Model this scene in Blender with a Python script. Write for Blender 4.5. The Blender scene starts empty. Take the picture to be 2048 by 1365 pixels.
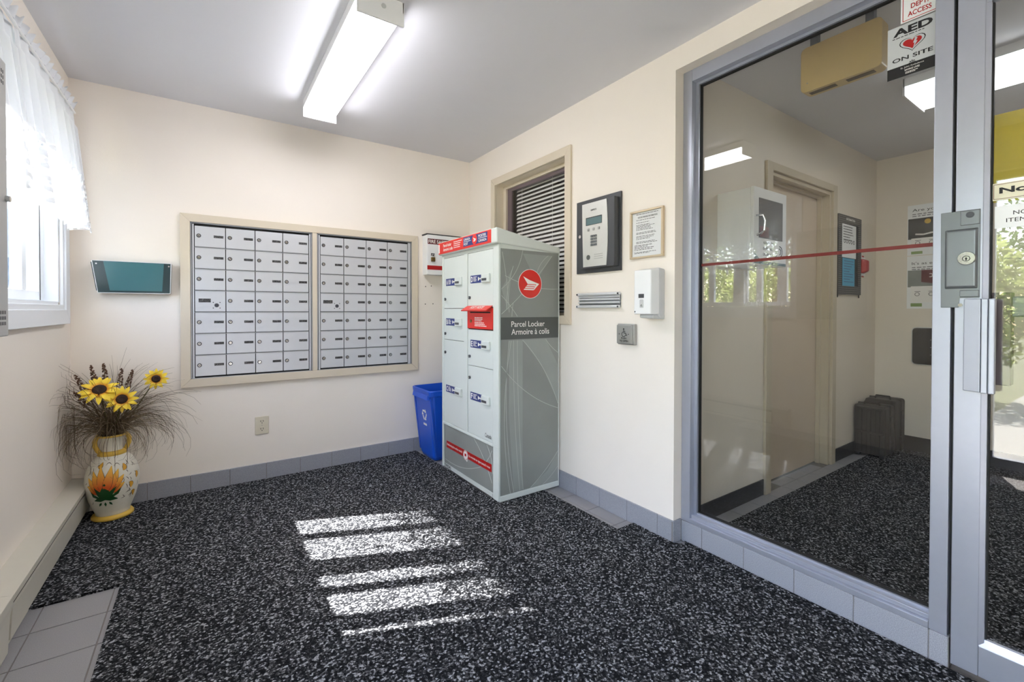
import bpy, bmesh, math, random
from mathutils import Vector, Matrix
random.seed(7)
sc = bpy.context.scene
COL = sc.collection

# ------------------------------------------------------------------ camera
cam_d = bpy.data.cameras.new('camera')
cam = bpy.data.objects.new('camera', cam_d); COL.objects.link(cam)
cam_d.sensor_width = 36.0
cam_d.lens = 894.05 / 2048 * 36
cam_d.shift_y = -52.2 / 2048
cam_d.clip_start = 0.02; cam_d.clip_end = 300
cam.location = (0, 0, 1.1542)
cam.rotation_euler = (math.radians(90 - 0.628), math.radians(-0.079), math.radians(-34.402))
sc.camera = cam

# ------------------------------------------------------------------ sky and sun
SUN_AZ = Vector((0.920, -0.391, 0))          # horizontal travel direction of the sunlight
SUN_EL = math.radians(47)
w = bpy.data.worlds.new('sky'); sc.world = w; w.use_nodes = True
nt = w.node_tree; nt.nodes.clear()
out = nt.nodes.new('ShaderNodeOutputWorld'); bg = nt.nodes.new('ShaderNodeBackground')
sky = nt.nodes.new('ShaderNodeTexSky'); sky.sky_type = 'NISHITA'; sky.sun_disc = False
sky.sun_elevation = SUN_EL; sky.sun_rotation = math.atan2(-SUN_AZ.x, -SUN_AZ.y)
sky.air_density = 1.0; sky.dust_density = 1.5; sky.ozone_density = 1.0
bg.inputs['Strength'].default_value = 1.4
nt.links.new(sky.outputs[0], bg.inputs[0]); nt.links.new(bg.outputs[0], out.inputs[0])
sun_d = bpy.data.lights.new('sun', 'SUN'); sun_d.energy = 42.0; sun_d.angle = math.radians(0.6)
sun_d.color = (1.0, 0.97, 0.93)
sun = bpy.data.objects.new('sun', sun_d); COL.objects.link(sun)
d = Vector((SUN_AZ.x * math.cos(SUN_EL), SUN_AZ.y * math.cos(SUN_EL), -math.sin(SUN_EL)))
sun.rotation_euler = d.to_track_quat('-Z', 'Y').to_euler()
sun.location = (-6, 5, 8)
LAMP = 13.5            # emission of the fluorescent lens in the vestibule
LAMP_IN = 6.5         # the one in the lobby behind the glass

vs = sc.view_settings
vs.view_transform = 'Standard'; vs.look = 'None'; vs.exposure = 0.68; vs.gamma = 1.0
vs.use_curve_mapping = False
sc.cycles.use_denoising = True
sc.cycles.max_bounces = 10; sc.cycles.diffuse_bounces = 6; sc.cycles.transparent_max_bounces = 24
sc.cycles.caustics_reflective = False; sc.cycles.caustics_refractive = False
sc.cycles.sample_clamp_indirect = 6.0

# ------------------------------------------------------------------ materials
def srgb(r, g, b):
    f = lambda c: (c / 12.92 if c <= 0.04045 else ((c + 0.055) / 1.055) ** 2.4)
    return (f(r / 255), f(g / 255), f(b / 255), 1)
def mat(name, col, rough=0.5, metal=0.0, var=0.04, scale=30.0, bump=0.0, bscale=200.0, spec=0.5, trans=0.0):
    m = bpy.data.materials.new(name); m.use_nodes = True
    n = m.node_tree.nodes; l = m.node_tree.links
    p = n['Principled BSDF']
    p.inputs['Roughness'].default_value = rough; p.inputs['Metallic'].default_value = metal
    p.inputs['Specular IOR Level'].default_value = spec
    if trans: p.inputs['Transmission Weight'].default_value = trans
    tc = n.new('ShaderNodeTexCoord'); no = n.new('ShaderNodeTexNoise')
    no.inputs['Scale'].default_value = scale; no.inputs['Detail'].default_value = 4
    l.new(tc.outputs['Object'], no.inputs['Vector'])
    mx = n.new('ShaderNodeMixRGB'); mx.blend_type = 'MIX'
    mx.inputs[1].default_value = tuple(max(0, c * (1 - var)) for c in col[:3]) + (1,)
    mx.inputs[2].default_value = tuple(min(1, c * (1 + var)) for c in col[:3]) + (1,)
    l.new(no.outputs['Fac'], mx.inputs[0]); l.new(mx.outputs[0], p.inputs['Base Color'])
    if bump:
        nb = n.new('ShaderNodeTexNoise'); nb.inputs['Scale'].default_value = bscale; nb.inputs['Detail'].default_value = 3
        l.new(tc.outputs['Object'], nb.inputs['Vector'])
        b = n.new('ShaderNodeBump'); b.inputs['Strength'].default_value = bump; b.inputs['Distance'].default_value = 0.002
        l.new(nb.outputs['Fac'], b.inputs['Height']); l.new(b.outputs[0], p.inputs['Normal'])
    return m
def emit(name, col, s):
    m = bpy.data.materials.new(name); m.use_nodes = True
    n = m.node_tree.nodes; p = n['Principled BSDF']
    p.inputs['Base Color'].default_value = (0.8, 0.8, 0.8, 1)
    p.inputs['Emission Color'].default_value = col; p.inputs['Emission Strength'].default_value = s
    return m
def glass(name, tint=(0.95, 0.96, 0.95, 1), refl=1.0):
    # thin pane: clear transmission plus a Fresnel reflection on each face
    m = bpy.data.materials.new(name); m.use_nodes = True
    n = m.node_tree.nodes; l = m.node_tree.links; n.clear()
    o = n.new('ShaderNodeOutputMaterial'); mix = n.new('ShaderNodeMixShader')
    t = n.new('ShaderNodeBsdfTransparent'); t.inputs[0].default_value = tint
    g = n.new('ShaderNodeBsdfGlossy'); g.inputs['Roughness'].default_value = 0.0; g.inputs['Color'].default_value = (1, 1, 1, 1)
    ge = n.new('ShaderNodeNewGeometry'); dt = n.new('ShaderNodeVectorMath'); dt.operation = 'DOT_PRODUCT'
    l.new(ge.outputs['Normal'], dt.inputs[0]); l.new(ge.outputs['Incoming'], dt.inputs[1])
    def M(op, a, b=None):
        k = n.new('ShaderNodeMath'); k.operation = op
        for i, v in enumerate((a, b)):
            if v is None: continue
            if isinstance(v, (int, float)): k.inputs[i].default_value = v
            else: l.new(v, k.inputs[i])
        return k.outputs[0]
    c = M('ABSOLUTE', dt.outputs['Value']); c = M('SUBTRACT', 1.0, c); c = M('POWER', c, 5.0)
    c = M('MULTIPLY', c, 0.96 * refl); c = M('ADD', c, 0.045 * refl)
    l.new(c, mix.inputs[0]); l.new(t.outputs[0], mix.inputs[1]); l.new(g.outputs[0], mix.inputs[2])
    l.new(mix.outputs[0], o.inputs[0])
    return m

def carpet_mat():
    m = bpy.data.materials.new('carpet_pile'); m.use_nodes = True
    n = m.node_tree.nodes; l = m.node_tree.links; p = n['Principled BSDF']
    p.inputs['Roughness'].default_value = 0.95; p.inputs['Specular IOR Level'].default_value = 0.1
    tc = n.new('ShaderNodeTexCoord')
    v = n.new('ShaderNodeTexVoronoi'); v.inputs['Scale'].default_value = 150
    no = n.new('ShaderNodeTexNoise'); no.inputs['Scale'].default_value = 95; no.inputs['Detail'].default_value = 5
    no.inputs['Roughness'].default_value = 0.7
    l.new(tc.outputs['Object'], v.inputs['Vector']); l.new(tc.outputs['Object'], no.inputs['Vector'])
    sep = n.new('ShaderNodeSeparateColor'); l.new(v.outputs['Color'], sep.inputs[0])
    add = n.new('ShaderNodeMath'); add.operation = 'MULTIPLY_ADD'
    l.new(sep.outputs[0], add.inputs[0]); add.inputs[1].default_value = 0.5
    l.new(no.outputs['Fac'], add.inputs[2])
    r = n.new('ShaderNodeValToRGB'); e = r.color_ramp.elements
    e[0].position = 0.42; e[0].color = (0.004, 0.0045, 0.0055, 1)
    e[1].position = 1.0; e[1].color = (0.42, 0.43, 0.46, 1)
    a = e.new(0.66); a.color = (0.011, 0.0115, 0.0135, 1)
    a = e.new(0.80); a.color = (0.030, 0.031, 0.035, 1)
    a = e.new(0.92); a.color = (0.12, 0.123, 0.13, 1)
    l.new(add.outputs[0], r.inputs[0]); l.new(r.outputs[0], p.inputs['Base Color'])
    b = n.new('ShaderNodeBump'); b.inputs['Strength'].default_value = 0.9; b.inputs['Distance'].default_value = 0.006
    l.new(no.outputs['Fac'], b.inputs['Height']); l.new(b.outputs[0], p.inputs['Normal'])
    return m
def speckle_tile(name, col, amount=0.25):
    m = bpy.data.materials.new(name); m.use_nodes = True
    n = m.node_tree.nodes; l = m.node_tree.links; p = n['Principled BSDF']
    p.inputs['Roughness'].default_value = 0.45
    tc = n.new('ShaderNodeTexCoord'); no = n.new('ShaderNodeTexNoise'); no.inputs['Scale'].default_value = 420; no.inputs['Detail'].default_value = 3
    l.new(tc.outputs['Object'], no.inputs['Vector'])
    r = n.new('ShaderNodeValToRGB'); e = r.color_ramp.elements
    e[0].position = 0.35; e[0].color = tuple(c * (1 - amount) for c in col[:3]) + (1,)
    e[1].position = 0.65; e[1].color = tuple(min(1, c * (1 + amount)) for c in col[:3]) + (1,)
    l.new(no.outputs['Fac'], r.inputs[0]); l.new(r.outputs[0], p.inputs['Base Color'])
    b = n.new('ShaderNodeBump'); b.inputs['Strength'].default_value = 0.15; b.inputs['Distance'].default_value = 0.001
    l.new(no.outputs['Fac'], b.inputs['Height']); l.new(b.outputs[0], p.inputs['Normal'])
    return m
def lace_mat(name, plain_open, hole_open, glow, split):
    # sheer white cloth, closely woven above and openwork lace below local height split
    m = bpy.data.materials.new(name); m.use_nodes = True
    n = m.node_tree.nodes; l = m.node_tree.links; n.clear()
    o = n.new('ShaderNodeOutputMaterial')
    df = n.new('ShaderNodeBsdfDiffuse'); df.inputs[0].default_value = (0.76, 0.775, 0.80, 1)
    tl = n.new('ShaderNodeBsdfTranslucent'); tl.inputs[0].default_value = (0.76, 0.775, 0.80, 1)
    tr = n.new('ShaderNodeBsdfTransparent')
    m1 = n.new('ShaderNodeMixShader'); m1.inputs[0].default_value = glow
    l.new(df.outputs[0], m1.inputs[1]); l.new(tl.outputs[0], m1.inputs[2])
    m2 = n.new('ShaderNodeMixShader'); l.new(m1.outputs[0], m2.inputs[1]); l.new(tr.outputs[0], m2.inputs[2])
    tc = n.new('ShaderNodeTexCoord')
    v = n.new('ShaderNodeTexVoronoi'); v.inputs['Scale'].default_value = 55
    big = n.new('ShaderNodeTexWave'); big.wave_type = 'RINGS'; big.inputs['Scale'].default_value = 7; big.inputs['Distortion'].default_value = 7; big.inputs['Detail'].default_value = 2
    l.new(tc.outputs['Object'], v.inputs['Vector']); l.new(tc.outputs['Object'], big.inputs['Vector'])
    r = n.new('ShaderNodeValToRGB'); e = r.color_ramp.elements      # holes between the threads
    e[0].position = 0.30; e[0].color = (plain_open,) * 3 + (1,); e[1].position = 0.48; e[1].color = (hole_open,) * 3 + (1,)
    l.new(v.outputs['Distance'], r.inputs[0])
    rb = n.new('ShaderNodeValToRGB'); e = rb.color_ramp.elements    # flower motifs stay dense
    e[0].position = 0.30; e[0].color = (0, 0, 0, 1); e[1].position = 0.45; e[1].color = (1, 1, 1, 1)
    l.new(big.outputs['Fac'], rb.inputs[0])
    mu = n.new('ShaderNodeMath'); mu.operation = 'MULTIPLY'; l.new(r.outputs[0], mu.inputs[0]); l.new(rb.outputs[0], mu.inputs[1])
    sp = n.new('ShaderNodeSeparateXYZ'); l.new(tc.outputs['Object'], sp.inputs[0])
    st = n.new('ShaderNodeMath'); st.operation = 'LESS_THAN'; l.new(sp.outputs['Z'], st.inputs[0]); st.inputs[1].default_value = split
    mx = n.new('ShaderNodeMix'); mx.data_type = 'FLOAT'; l.new(st.outputs[0], mx.inputs[0]); mx.inputs[2].default_value = plain_open; l.new(mu.outputs[0], mx.inputs[3])
    l.new(mx.outputs[0], m2.inputs[0]); l.new(m2.outputs[0], o.inputs[0])
    return m
def leaf_mat(name, col):
    m = bpy.data.materials.new(name); m.use_nodes = True
    n = m.node_tree.nodes; l = m.node_tree.links; n.clear()
    o = n.new('ShaderNodeOutputMaterial'); df = n.new('ShaderNodeBsdfDiffuse'); tl = n.new('ShaderNodeBsdfTranslucent'); mx = n.new('ShaderNodeMixShader'); mx.inputs[0].default_value = 0.6
    tc = n.new('ShaderNodeTexCoord'); no = n.new('ShaderNodeTexNoise'); no.inputs['Scale'].default_value = 4
    r = n.new('ShaderNodeValToRGB'); e = r.color_ramp.elements
    e[0].position = 0.35; e[0].color = tuple(c * .6 for c in col[:3]) + (1,); e[1].position = 0.65; e[1].color = tuple(min(1, c * 1.35) for c in col[:3]) + (1,)
    l.new(tc.outputs['Object'], no.inputs['Vector']); l.new(no.outputs['Fac'], r.inputs[0])
    l.new(r.outputs[0], df.inputs[0]); l.new(r.outputs[0], tl.inputs[0]); l.new(df.outputs[0], mx.inputs[1]); l.new(tl.outputs[0], mx.inputs[2]); l.new(mx.outputs[0], o.inputs[0])
    return m
def ramp_mat(name, c0, c1, axis='Z', p0=0.2, p1=0.8, rough=0.5):
    # paint that grades along the piece itself
    m = bpy.data.materials.new(name); m.use_nodes = True
    n = m.node_tree.nodes; l = m.node_tree.links; p = n['Principled BSDF']; p.inputs['Roughness'].default_value = rough
    tc = n.new('ShaderNodeTexCoord'); s = n.new('ShaderNodeSeparateXYZ'); l.new(tc.outputs['Generated'], s.inputs[0])
    r = n.new('ShaderNodeValToRGB'); e = r.color_ramp.elements
    e[0].position = p0; e[0].color = c0; e[1].position = p1; e[1].color = c1
    l.new(s.outputs[axis], r.inputs[0]); l.new(r.outputs[0], p.inputs['Base Color'])
    return m
def plate_mat(name):
    # dark engraved name strip with pale illegible characters
    m = bpy.data.materials.new(name); m.use_nodes = True
    n = m.node_tree.nodes; l = m.node_tree.links; p = n['Principled BSDF']; p.inputs['Roughness'].default_value = 0.4
    tc = n.new('ShaderNodeTexCoord'); oi = n.new('ShaderNodeObjectInfo')
    mp = n.new('ShaderNodeVectorMath'); mp.operation = 'ADD'; l.new(tc.outputs['Object'], mp.inputs[0]); l.new(oi.outputs['Location'], mp.inputs[1])
    no = n.new('ShaderNodeTexNoise'); no.inputs['Scale'].default_value = 260; no.inputs['Detail'].default_value = 1
    l.new(mp.outputs[0], no.inputs['Vector'])
    r = n.new('ShaderNodeValToRGB'); e = r.color_ramp.elements
    e[0].position = 0.56; e[0].color = srgb(40, 40, 42); e[1].position = 0.66; e[1].color = srgb(130, 130, 130)
    l.new(no.outputs['Fac'], r.inputs[0]); l.new(r.outputs[0], p.inputs['Base Color'])
    return m
def band_mat(name, c0, c1, scale=120):
    # perforated two-tone pattern
    m = bpy.data.materials.new(name); m.use_nodes = True
    n = m.node_tree.nodes; l = m.node_tree.links; p = n['Principled BSDF']; p.inputs['Roughness'].default_value = 0.6
    tc = n.new('ShaderNodeTexCoord'); ck = n.new('ShaderNodeTexChecker'); ck.inputs['Scale'].default_value = scale
    ck.inputs[1].default_value = c0; ck.inputs[2].default_value = c1
    mp = n.new('ShaderNodeMapping'); mp.inputs['Rotation'].default_value = (0.0, math.radians(45), 0); mp.inputs['Location'].default_value = (0.003, 0.0021, 0.001)
    l.new(tc.outputs['Object'], mp.inputs['Vector'])
    l.new(mp.outputs[0], ck.inputs['Vector']); l.new(ck.outputs['Color'], p.inputs['Base Color'])
    return m

MT = dict(
    wall=mat('wall_paint_cream', srgb(240, 232, 222), 0.55, var=0.015, scale=6, bump=0.12, bscale=160, spec=0.3),
    ceil=mat('ceiling_paint', srgb(219, 219, 224), 0.8, var=0.015, scale=5, bump=0.1, bscale=220, spec=0.2),
    wall_in=mat('lobby_paint', srgb(226, 217, 203), 0.6, var=0.015, scale=6, bump=0.1, bscale=160, spec=0.3),
    trim=mat('beige_trim_paint', srgb(214, 202, 182), 0.4, var=0.02, scale=15, bump=0.05),
    trim_in=mat('lobby_trim_paint', srgb(196, 184, 162), 0.4, var=0.02, scale=15),
    door_in=mat('lobby_door_paint', srgb(202, 186, 166), 0.35, var=0.02, scale=8),
    heater=mat('heater_enamel', srgb(206, 202, 190), 0.4, var=0.03, scale=25),
    dark_slot=mat('dark_slot', srgb(30, 26, 22), 0.7),
    carpet=carpet_mat(),
    tile=speckle_tile('floor_tile_glaze', srgb(150, 149, 152), 0.10),
    base_tile=speckle_tile('base_tile_glaze', srgb(150, 152, 160), 0.22),
    grout=mat('grout', srgb(128, 124, 122), 0.9, var=0.1, scale=90),
    vinyl=mat('black_vinyl_base', srgb(52, 52, 54), 0.4),
    alu=mat('anodised_aluminium', srgb(176, 180, 193), 0.34, 0.55, var=0.03, scale=40),
    alu_dk=mat('dark_grey_aluminium', srgb(120, 124, 128), 0.4, 0.5, var=0.03, scale=40),  # darker grey metal for slot backing, panic bar and hangers
    slot_alu=mat('bright_slot_aluminium', srgb(214, 215, 217), 0.35, 0.2, var=0.02),
    steel=mat('satin_steel', srgb(176, 176, 174), 0.35, 0.8, var=0.05, scale=70),
    latch=mat('grey_painted_steel', srgb(118, 122, 126), 0.32, 0.5, var=0.04, scale=20),
    chrome=mat('chrome', srgb(205, 205, 205), 0.15, 1.0, var=0.02),
    mail=mat('mailbox_aluminium', srgb(205, 207, 212), 0.36, 0.30, var=0.025, scale=18),
    mail_fr=mat('mailbox_frame_metal', srgb(158, 161, 166), 0.35, 0.6, var=0.03),
    black=mat('black_plastic', srgb(22, 22, 24), 0.45),
    gasket=mat('black_gasket', srgb(15, 15, 16), 0.7),
    case=mat('black_hard_case', srgb(16, 16, 17), 0.5, var=0.1, bump=0.2, bscale=300),
    charcoal=mat('charcoal_paint', srgb(66, 68, 73), 0.4),
    white=mat('white_plastic', srgb(236, 237, 238), 0.35, var=0.01),
    white_grey=mat('light_grey_plastic', srgb(196, 197, 198), 0.4, var=0.01),
    vinyl_white=mat('white_window_vinyl', srgb(232, 236, 241), 0.35, var=0.01),
    cab=mat('grey_cabinet_enamel', srgb(176, 176, 174), 0.4, var=0.02),
    lock_body=mat('locker_pale_grey', srgb(214, 220, 216), 0.4, var=0.012, scale=10),
    lock_gray=mat('locker_print_grey', srgb(140, 144, 140), 0.4, var=0.16, scale=3.5),
    lock_band=mat('locker_band_grey', srgb(82, 86, 84), 0.4, var=0.03),
    swirl=mat('locker_swirl_print', srgb(184, 189, 184), 0.4, var=0.1, scale=12),
    swirl2=mat('locker_swirl_tint', srgb(154, 159, 155), 0.4, var=0.12, scale=6),
    red=mat('red_print', srgb(222, 44, 34), 0.35, var=0.03),
    red_dk=mat('dark_red_print', srgb(176, 20, 20), 0.4, var=0.03),
    maroon=mat('maroon_print', srgb(92, 16, 24), 0.4),
    tape=mat('red_tape', srgb(104, 18, 11), 0.4),
    navy=mat('navy_print', srgb(36, 52, 120), 0.4, var=0.04),
    ink=mat('black_ink', srgb(20, 20, 22), 0.6),
    ink_soft=mat('grey_ink', srgb(95, 97, 100), 0.6),
    paper=mat('white_paper', srgb(238, 240, 241), 0.7, var=0.015),
    paper_blue=mat('blue_paper', srgb(92, 170, 205), 0.7, var=0.02),
    print_w=mat('white_print', srgb(240, 238, 234), 0.5, var=0.02),
    sticker_grey=mat('grey_sticker', srgb(196, 200, 203), 0.4, var=0.03),
    sticker_cream=mat('cream_sticker', srgb(226, 221, 196), 0.4),
    yellow_sheet=mat('yellow_sheet', srgb(196, 176, 40), 0.45, var=0.08, scale=5),
    green_print=mat('green_print', srgb(128, 156, 88), 0.5),
    photo_dark=mat('dark_photo_print', srgb(44, 48, 48), 0.4, var=0.7, scale=22),
    photo_grey=mat('grey_photo_print', srgb(132, 138, 134), 0.4, var=0.3, scale=10),
    bin=mat('blue_plastic', srgb(22, 84, 200), 0.35, var=0.05, scale=14, spec=0.5),
    tan=mat('tan_plastic', srgb(214, 186, 128), 0.4, var=0.04, scale=10),
    tan_dk=mat('tan_slot', srgb(96, 78, 44), 0.6),
    gold=mat('champagne_frame', srgb(205, 188, 160), 0.3, 0.5, var=0.04),
    brass=mat('aged_brass', srgb(122, 100, 58), 0.4, 0.7, var=0.1, scale=90),
    lcd=mat('lcd_screen', srgb(92, 118, 122), 0.25, var=0.03),
    panel_face=mat('brushed_faceplate', srgb(208, 208, 204), 0.38, 0.35, var=0.03, scale=60),
    outlet=mat('ivory_outlet', srgb(214, 206, 186), 0.4),
    teal_dk=mat('smoked_teal_plastic', srgb(22, 52, 56), 0.2, spec=0.6),
    teal=mat('teal_plastic', srgb(52, 104, 110), 0.22, var=0.05, scale=9, spec=0.6),
    vase=mat('vase_glaze', srgb(226, 222, 208), 0.4, var=0.05, scale=40, bump=0.15, bscale=90),
    ochre=mat('ochre_glaze', srgb(214, 176, 72), 0.4, var=0.08, scale=20),
    vgreen=mat('green_glaze', srgb(20, 72, 30), 0.35, var=0.1),
    vline=mat('dark_glaze_line', srgb(58, 50, 36), 0.5),
    vpetal=ramp_mat('lotus_petal_paint', srgb(206, 84, 24), srgb(240, 190, 70), 'Z', 0.25, 0.95),
    crescent=mat('ochre_crescent_paint', srgb(222, 164, 48), 0.4, var=0.1, scale=60),
    petal=ramp_mat('sunflower_petal', srgb(226, 130, 24), srgb(244, 212, 60), 'X', 0.18, 0.5, 0.6),
    disc=mat('sunflower_disc', srgb(46, 26, 16), 0.8, var=0.5, scale=300, bump=0.8, bscale=300),
    stem=mat('dry_green_stem', srgb(86, 84, 44), 0.7, var=0.15),
    grass=mat('dried_grass', srgb(104, 88, 66), 0.8, var=0.35, scale=12),
    spike=mat('brown_seed_head', srgb(94, 66, 48), 0.8, var=0.3, scale=80),
    blind=mat('white_blind_slat', srgb(248, 247, 243), 0.45, var=0.01),
    plum=mat('plum_brown_frame', srgb(108, 94, 98), 0.45),
    office=mat('unlit_office_tone', srgb(84, 80, 74), 0.8),  # dark wall colour stands in for the unlit room
    plate=plate_mat('engraved_plate'),
    bordr=band_mat('perforated_board', srgb(20, 20, 22), srgb(110, 108, 104), 90),
    glass=glass('clear_glass', (0.90, 0.905, 0.895, 1)),
    glass_w=glass('window_glass', (0.97, 0.975, 0.98, 1), 0.8),
    glass_c=glass('clear_picture_glass', (0.985, 0.985, 0.985, 1), 0.6),
    glass_dk=glass('dark_glass', (0.45, 0.47, 0.5, 1)),
    lace=lace_mat('lace_cloth', 0.04, 0.62, 0.07, -0.26),
    lens=emit('fluorescent_lens', (0.97, 0.96, 1.0, 1), LAMP),
    lens_in=emit('fluorescent_lens_lobby', (0.95, 0.98, 1.0, 1), LAMP_IN),
    fixture=mat('white_fixture_enamel', srgb(235, 236, 238), 0.4, var=0.01),
    leaf=leaf_mat('tree_leaf', srgb(176, 186, 118)),
    leaf2=leaf_mat('conifer_leaf', srgb(104, 134, 72)),
    bark=mat('bark', srgb(120, 98, 76), 0.9, var=0.3, scale=20),
    lawn=mat('lawn', srgb(118, 120, 84), 0.9, var=0.3, scale=6),
    concrete=mat('concrete', srgb(176, 172, 164), 0.85, var=0.1, scale=9, bump=0.2),
    siding=mat('dim_view_siding', srgb(98, 106, 118), 0.7, var=0.05, scale=2),  # dark grey so the added wall keeps the window view from blowing out
    soffit=mat('white_soffit', srgb(225, 225, 222), 0.6),
    rail_w=mat('white_rail_paint', srgb(225, 225, 222), 0.4),
)

# ------------------------------------------------------------------ builders
def wloc(o):
    v = Vector((0, 0, 0))
    while o is not None: v += o.location; o = o.parent
    return v
class B:
    def __init__(s): s.bm = bmesh.new()
    def hull(s, bot, top, bev=0):
        bm = s.bm; n = len(bot)
        a = [bm.verts.new(p) for p in bot]; b = [bm.verts.new(p) for p in top]
        fs = [bm.faces.new(a[::-1]), bm.faces.new(b)]
        for i in range(n): fs.append(bm.faces.new((a[i], a[(i + 1) % n], b[(i + 1) % n], b[i])))
        if bev:
            es = list({e for f in fs for e in f.edges})
            bmesh.ops.bevel(bm, geom=es, offset=bev, segments=2, affect='EDGES', profile=0.5)
        return s
    def box(s, x0, x1, y0, y1, z0, z1, bev=0):
        x0, x1 = min(x0, x1), max(x0, x1); y0, y1 = min(y0, y1), max(y0, y1); z0, z1 = min(z0, z1), max(z0, z1)
        return s.hull([(x0, y0, z0), (x1, y0, z0), (x1, y1, z0), (x0, y1, z0)], [(x0, y0, z1), (x1, y0, z1), (x1, y1, z1), (x0, y1, z1)], bev)
    def poly(s, pl, pts, d0, d1, bev=0):
        return s.hull([pl(a, b, d0) for a, b in pts], [pl(a, b, d1) for a, b in pts], bev)
    def rect(s, pl, a0, a1, b0, b1, d0, d1, bev=0):
        a0, a1 = min(a0, a1), max(a0, a1); b0, b1 = min(b0, b1), max(b0, b1)
        return s.poly(pl, [(a0, b0), (a1, b0), (a1, b1), (a0, b1)], d0, d1, bev)
    def rrect(s, pl, a0, a1, b0, b1, r, d0, d1, n=5, bev=0):
        a0, a1 = min(a0, a1), max(a0, a1); pts = []
        for cx, cy, t0 in ((a1 - r, b0 + r, -90), (a1 - r, b1 - r, 0), (a0 + r, b1 - r, 90), (a0 + r, b0 + r, 180)):
            for i in range(n + 1):
                t = math.radians(t0 + 90 * i / n); pts.append((cx + r * math.cos(t), cy + r * math.sin(t)))
        return s.poly(pl, pts, d0, d1, bev)
    def disc(s, pl, a, b, r, d0, d1, n=20, r2=None):
        r2 = r if r2 is None else r2
        c = [(math.cos(2 * math.pi * i / n), math.sin(2 * math.pi * i / n)) for i in range(n)]
        return s.hull([pl(a + r * x, b + r * y, d0) for x, y in c], [pl(a + r2 * x, b + r2 * y, d1) for x, y in c])
    def ring(s, pl, a, b, r0, r1, d0, d1, n=28, t0=0, t1=360):
        full = abs(t1 - t0) >= 360
        k = n if full else n + 1
        bm = s.bm; L = []
        for i in range(k):
            t = math.radians(t0 + (t1 - t0) * i / n); c, q = math.cos(t), math.sin(t)
            L.append([bm.verts.new(pl(a + r * c, b + r * q, dd)) for r, dd in ((r0, d0), (r1, d0), (r1, d1), (r0, d1))])
        for i in range(n):
            p, q = L[i], L[(i + 1) % k]
            for j in range(4): bm.faces.new((p[j], q[j], q[(j + 1) % 4], p[(j + 1) % 4]))
        if not full: bm.faces.new(L[0]); bm.faces.new(L[-1][::-1])
        return s
    def tube(s, pts, r, n=8, cap=True):
        bm = s.bm; pts = [Vector(p) for p in pts]; R = r if isinstance(r, (list, tuple)) else [r] * len(pts)
        rings = []; up = None
        for i, p in enumerate(pts):
            t = (pts[min(i + 1, len(pts) - 1)] - pts[max(i - 1, 0)]).normalized()
            if up is None: up = Vector((0, 0, 1)) if abs(t.z) < 0.9 else Vector((1, 0, 0))
            a = t.cross(up); a = a.normalized() if a.length > 1e-6 else t.orthogonal().normalized()
            b = a.cross(t).normalized(); up = b
            rings.append([bm.verts.new(p + (a * math.cos(2 * math.pi * k / n) + b * math.sin(2 * math.pi * k / n)) * R[i]) for k in range(n)])
        for i in range(len(rings) - 1):
            for k in range(n): bm.faces.new((rings[i][k], rings[i][(k + 1) % n], rings[i + 1][(k + 1) % n], rings[i + 1][k]))
        if cap: bm.faces.new(rings[0][::-1]); bm.faces.new(rings[-1])
        return s
    def lathe(s, prof, c, n=40):
        bm = s.bm; rings = []
        for r, z in prof:
            rings.append([bm.verts.new((c[0] + r * math.cos(2 * math.pi * k / n), c[1] + r * math.sin(2 * math.pi * k / n), c[2] + z)) for k in range(n)])
        for i in range(len(rings) - 1):
            for k in range(n): bm.faces.new((rings[i][k], rings[i][(k + 1) % n], rings[i + 1][(k + 1) % n], rings[i + 1][k]))
        bm.faces.new(rings[0][::-1]); bm.faces.new(rings[-1])
        return s
    def ribbon(s, pl, pts, wd, d0, d1):
        # flat printed line of given width along points
        for i in range(len(pts) - 1):
            (a, b), (c, e) = pts[i], pts[i + 1]
            L = math.hypot(c - a, e - b) or 1; nx, ny = -(e - b) / L * wd / 2, (c - a) / L * wd / 2
            s.poly(pl, [(a + nx, b + ny), (a - nx, b - ny), (c - nx, e - ny), (c + nx, e + ny)], d0, d1)
        return s
    def mesh(s, name, m, smooth=False, off=None):
        bm = s.bm; bmesh.ops.recalc_face_normals(bm, faces=bm.faces)
        if off is not None: bmesh.ops.translate(bm, verts=bm.verts, vec=-off)
        me = bpy.data.meshes.new(name); bm.to_mesh(me); bm.free()
        me.materials.append(MT[m] if isinstance(m, str) else m)
        if smooth:
            for p in me.polygons: p.use_smooth = True
        return me
    def build(s, name, m, parent=None, smooth=False, local=False):
        if parent is not None:
            off = None if local else wloc(parent)
        else:
            if local: off = None
            else:
                v = [x.co for x in s.bm.verts]
                off = Vector(((min(p.x for p in v) + max(p.x for p in v)) / 2, (min(p.y for p in v) + max(p.y for p in v)) / 2, min(p.z for p in v)))
        me = s.mesh(name, m, smooth, off)
        o = bpy.data.objects.new(name, me); COL.objects.link(o); o.parent = parent
        if parent is None and off is not None: o.location = off
        return o
def each(q, name, m, parent, smooth=False):
    # one object per loose piece
    bm = q.bm; bm.verts.ensure_lookup_table(); seen = set(); out = []
    for v in list(bm.verts):
        if v in seen: continue
        isl = []; st = [v]; seen.add(v)
        while st:
            k = st.pop(); isl.append(k)
            for e in k.link_edges:
                o = e.other_vert(k)
                if o not in seen: seen.add(o); st.append(o)
        nb = B(); mp = {k: nb.bm.verts.new(k.co) for k in isl}
        for f in {f for k in isl for f in k.link_faces}: nb.bm.faces.new([mp[k] for k in f.verts])
        out.append(nb.build(name, m, parent, smooth))
    bm.free()
    return out
def inst(name, me, loc, parent=None):
    o = bpy.data.objects.new(name, me); COL.objects.link(o); o.parent = parent; o.location = loc; return o
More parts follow.
